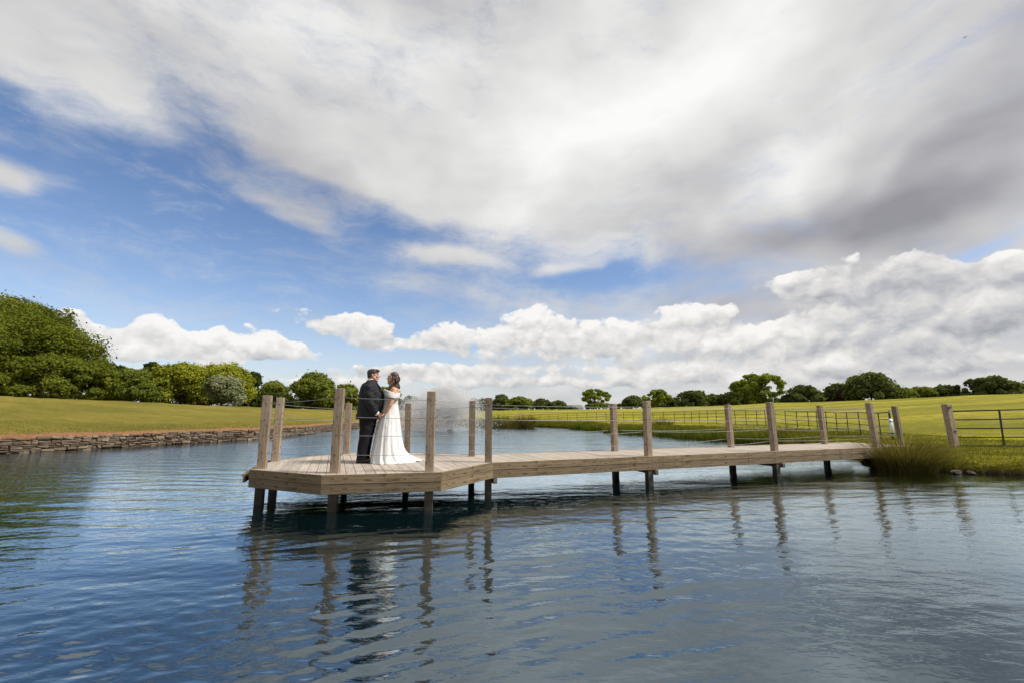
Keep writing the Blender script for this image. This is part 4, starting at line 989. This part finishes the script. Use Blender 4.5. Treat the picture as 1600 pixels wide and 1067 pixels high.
# grass on the near right bank and tufts along both shores: stuff
def grass_stuff():
    g = np.random.default_rng(5); Vs = []; Fs = []; Ts = []; b = 0
    def put(X, Y, Z, h, w_, tn):
        nonlocal b
        n = len(X); a = g.uniform(0, 6.28, n); ox, oy = np.cos(a)*h*.5, np.sin(a)*h*.5; p = g.uniform(0, 3.14, n); sx, sy = np.cos(p)*w_/2, np.sin(p)*w_/2
        V = np.stack([np.stack([X-sx, Y-sy, Z-.02], -1), np.stack([X+sx, Y+sy, Z-.02], -1), np.stack([X+ox*.35+sx*.7, Y+oy*.35+sy*.7, Z+h*.6], -1), np.stack([X+ox*.35-sx*.7, Y+oy*.35-sy*.7, Z+h*.6], -1), np.stack([X+ox, Y+oy, Z+h], -1)], 1).reshape(-1, 3)
        k = np.arange(n)[:,None]*5+b
        Vs.append(V); Fs.append(k+np.array([[0, 1, 2, 3]])); T3.append(k+np.array([[3, 2, 4]])); Ts.append(np.repeat(tn, 5)); b += 5*n
    T3 = []
    def shore(a0, a1, n, dmax, hmin, hmax, w_, pw=1.6):
        a = g.uniform(a0, a1, n); d = dmax*g.random(n)**pw+.02; r = shore_r(a)+d
        X = PC[0]+r*np.cos(a); Y = PC[1]+r*np.sin(a); Z = height(X, Y, d)
        cl = .5+.5*np.sin(X*2.3+np.sin(Y*3.1)*2)*np.sin(Y*2.7+np.sin(X*1.9)*2)
        put(X, Y, Z, g.uniform(hmin, hmax, n)*(.45+.9*cl), w_*g.uniform(.6, 1.3, n), np.clip(g.normal(.5, .28, n), 0, 1))
    aR0 = math.atan2(7.5-PC[1], 13.8-PC[0]); aR1 = math.atan2(21-PC[1], 14-PC[0])
    shore(aR0, aR1, 60000, 6.0, .03, .10, .010)
    shore(aR1, math.atan2(45-PC[1], 8-PC[0]), 22000, 5, .08, .3, .025)
    shore(math.atan2(45-PC[1], 8-PC[0]), math.atan2(63-PC[1], -8-PC[0]), 16000, 5, .1, .35, .04)
    aL0 = math.atan2(40-PC[1], -15-PC[0]); aL1 = math.atan2(13-PC[1], -20-PC[0])+2*math.pi
    a = g.uniform(aL0, aL1, 9000); d = 1.2+6*g.random(9000)**1.3; r = shore_r(a)+d; X = PC[0]+r*np.cos(a); Y = PC[1]+r*np.sin(a)
    put(X, Y, height(X, Y, d), g.uniform(.02, .06, 9000), .02*np.ones(9000), g.uniform(.2, 1, 9000))
    V = np.concatenate(Vs); me = mesh_np('bank_grass', V, [np.concatenate(Fs), np.concatenate(T3)], False, np.concatenate(Ts))
    tag(link('bank_grass', me, M['blade']), 'short tufted grass growing along the banks of the pond', 'grass', kind='stuff')
grass_stuff()
# stones at the foot of the near right bank
st = random.Random(9)
spots = [(1500, 738, .22, 'dark flat stone at the waterline right of the rush tussock'), (1524, 739, .16, 'small brown stone at the waterline, second from the rush tussock'), (1543, 735, .30, 'largest pale slab of stone lying on the eroded right bank')]
for px, py, s_, lb in spots:
    q = onz(px, py, .04); mb = MB(); mb.ell((0, 0, 0), (s_*.75, s_*.45, s_*.22), 10, 7); mb.v = [tuple(c_*(1+.22*math.sin(9*c2+px)) for c_, c2 in zip(v, (v[1]*7, v[2]*9, v[0]*8))) for v in mb.v]
    o = mb.build('bank_stone', M['stone'], None, False); o.location = (q.x, q.y+.1, .05); o.rotation_euler = (st.uniform(-.2, .2), st.uniform(-.2, .2), st.uniform(0, 3)); tag(o, lb, 'stone', 'stones along the eroded bank')

# ------------------------------------------------------------------ fountain: a veil of falling drops
def fountain():
    g = np.random.default_rng(2); base = at(705, 670, 42.0); root = empty('fountain', (base.x, base.y, 0))
    tag(root, 'white misty fountain of fine spray rising from the pond behind the bride', 'fountain')
    n = 150000; kind = g.random(n)
    az_ = g.uniform(0, 2*np.pi, n); 
    # inner jets stand upright; outer jets are thrown wide, the wind carries the veil to the left
    ang = np.where(kind < .5, np.abs(g.normal(0, .13, n)), g.uniform(.15, .50, n)); v0 = np.where(kind < .5, g.uniform(7.2, 8.9, n), g.uniform(7.0, 8.4, n)); t = g.uniform(0, 1, n)**.8
    vz = v0*np.cos(ang); vr = v0*np.sin(ang); T_ = 2*vz/9.81; tt_ = t*T_
    drift = -1.25*tt_**1.5*g.uniform(.2, 1.3, n)
    X = vr*np.cos(az_)*tt_+drift+g.normal(0, .05+.16*t, n); Y = vr*np.sin(az_)*tt_+g.normal(0, .05+.16*t, n); Z = vz*tt_-4.905*tt_**2+g.normal(0, .05, n)
    ok = Z > .0; X, Y, Z = X[ok], Y[ok], Z[ok]; n = len(X); s = g.uniform(.008, .020, n)
    oc = np.array([(1,0,0),(0,1,0),(-1,0,0),(0,-1,0),(0,0,1.8),(0,0,-1.8)], float)
    V = (np.stack([X, Y, Z], -1)[:,None]+oc[None]*s[:,None,None]).reshape(-1, 3)
    f = np.array([(0,1,4),(1,2,4),(2,3,4),(3,0,4),(1,0,5),(2,1,5),(3,2,5),(0,3,5)]); F = (np.arange(n)[:,None,None]*6+f[None]).reshape(-1, 3)
    M['spray'] = leaf_mat('spray', (.92, .93, .94), (.92, .93, .94), .5, (1, 1, 1))
    o = link('spray', mesh_np('spray', V, F, True), M['spray'], root); tag(o, kind='stuff')
    mb = MB(); mb.tube([(0, 0, -.3), (0, 0, .10)], [.45, .40], 16); mb.tube([(0, 0, .10), (0, 0, .26)], [.09, .06], 10); mb.build('nozzle', M['iron'], root)
fountain()
# a bird high in the sky at the right
p = at(1508, 59, 60); bd = empty('bird', p, R(30)); tag(bd, 'tiny dark bird high in the grey cloud at the upper right', 'bird')
M['bird'] = plain('bird_feather', (.02, .02, .022), .8)
mb = MB(); mb.loft([((-.16, 0, 0), (0, .005, 0), (0, 0, .005)), ((-.08, 0, 0), (0, .035, 0), (0, 0, .035)), ((.02, 0, 0), (0, .045, 0), (0, 0, .045)), ((.12, 0, 0), (0, .012, 0), (0, 0, .01)), ((.2, 0, 0), (0, .03, 0), (0, 0, .004))], 8)
mb.build('body', M['bird'], bd, True)
for s_ in (-1, 1):
    mb = MB(); mb.loft([((0, 0, .02), (.06, 0, 0), (0, 0, .01)), ((-.02, s_*.16, .09), (.055, 0, 0), (0, 0, .008)), ((.05, s_*.33, .03), (.012, 0, 0), (0, 0, .003))], 8); mb.build('wing', M['bird'], bd, True)
S.cycles.use_denoising = True; S.cycles.max_bounces = 6; S.cycles.diffuse_bounces = 2; S.cycles.glossy_bounces = 3; S.cycles.transmission_bounces = 2; S.cycles.sample_clamp_indirect = 4; S.cycles.caustics_reflective = False; S.cycles.caustics_refractive = False
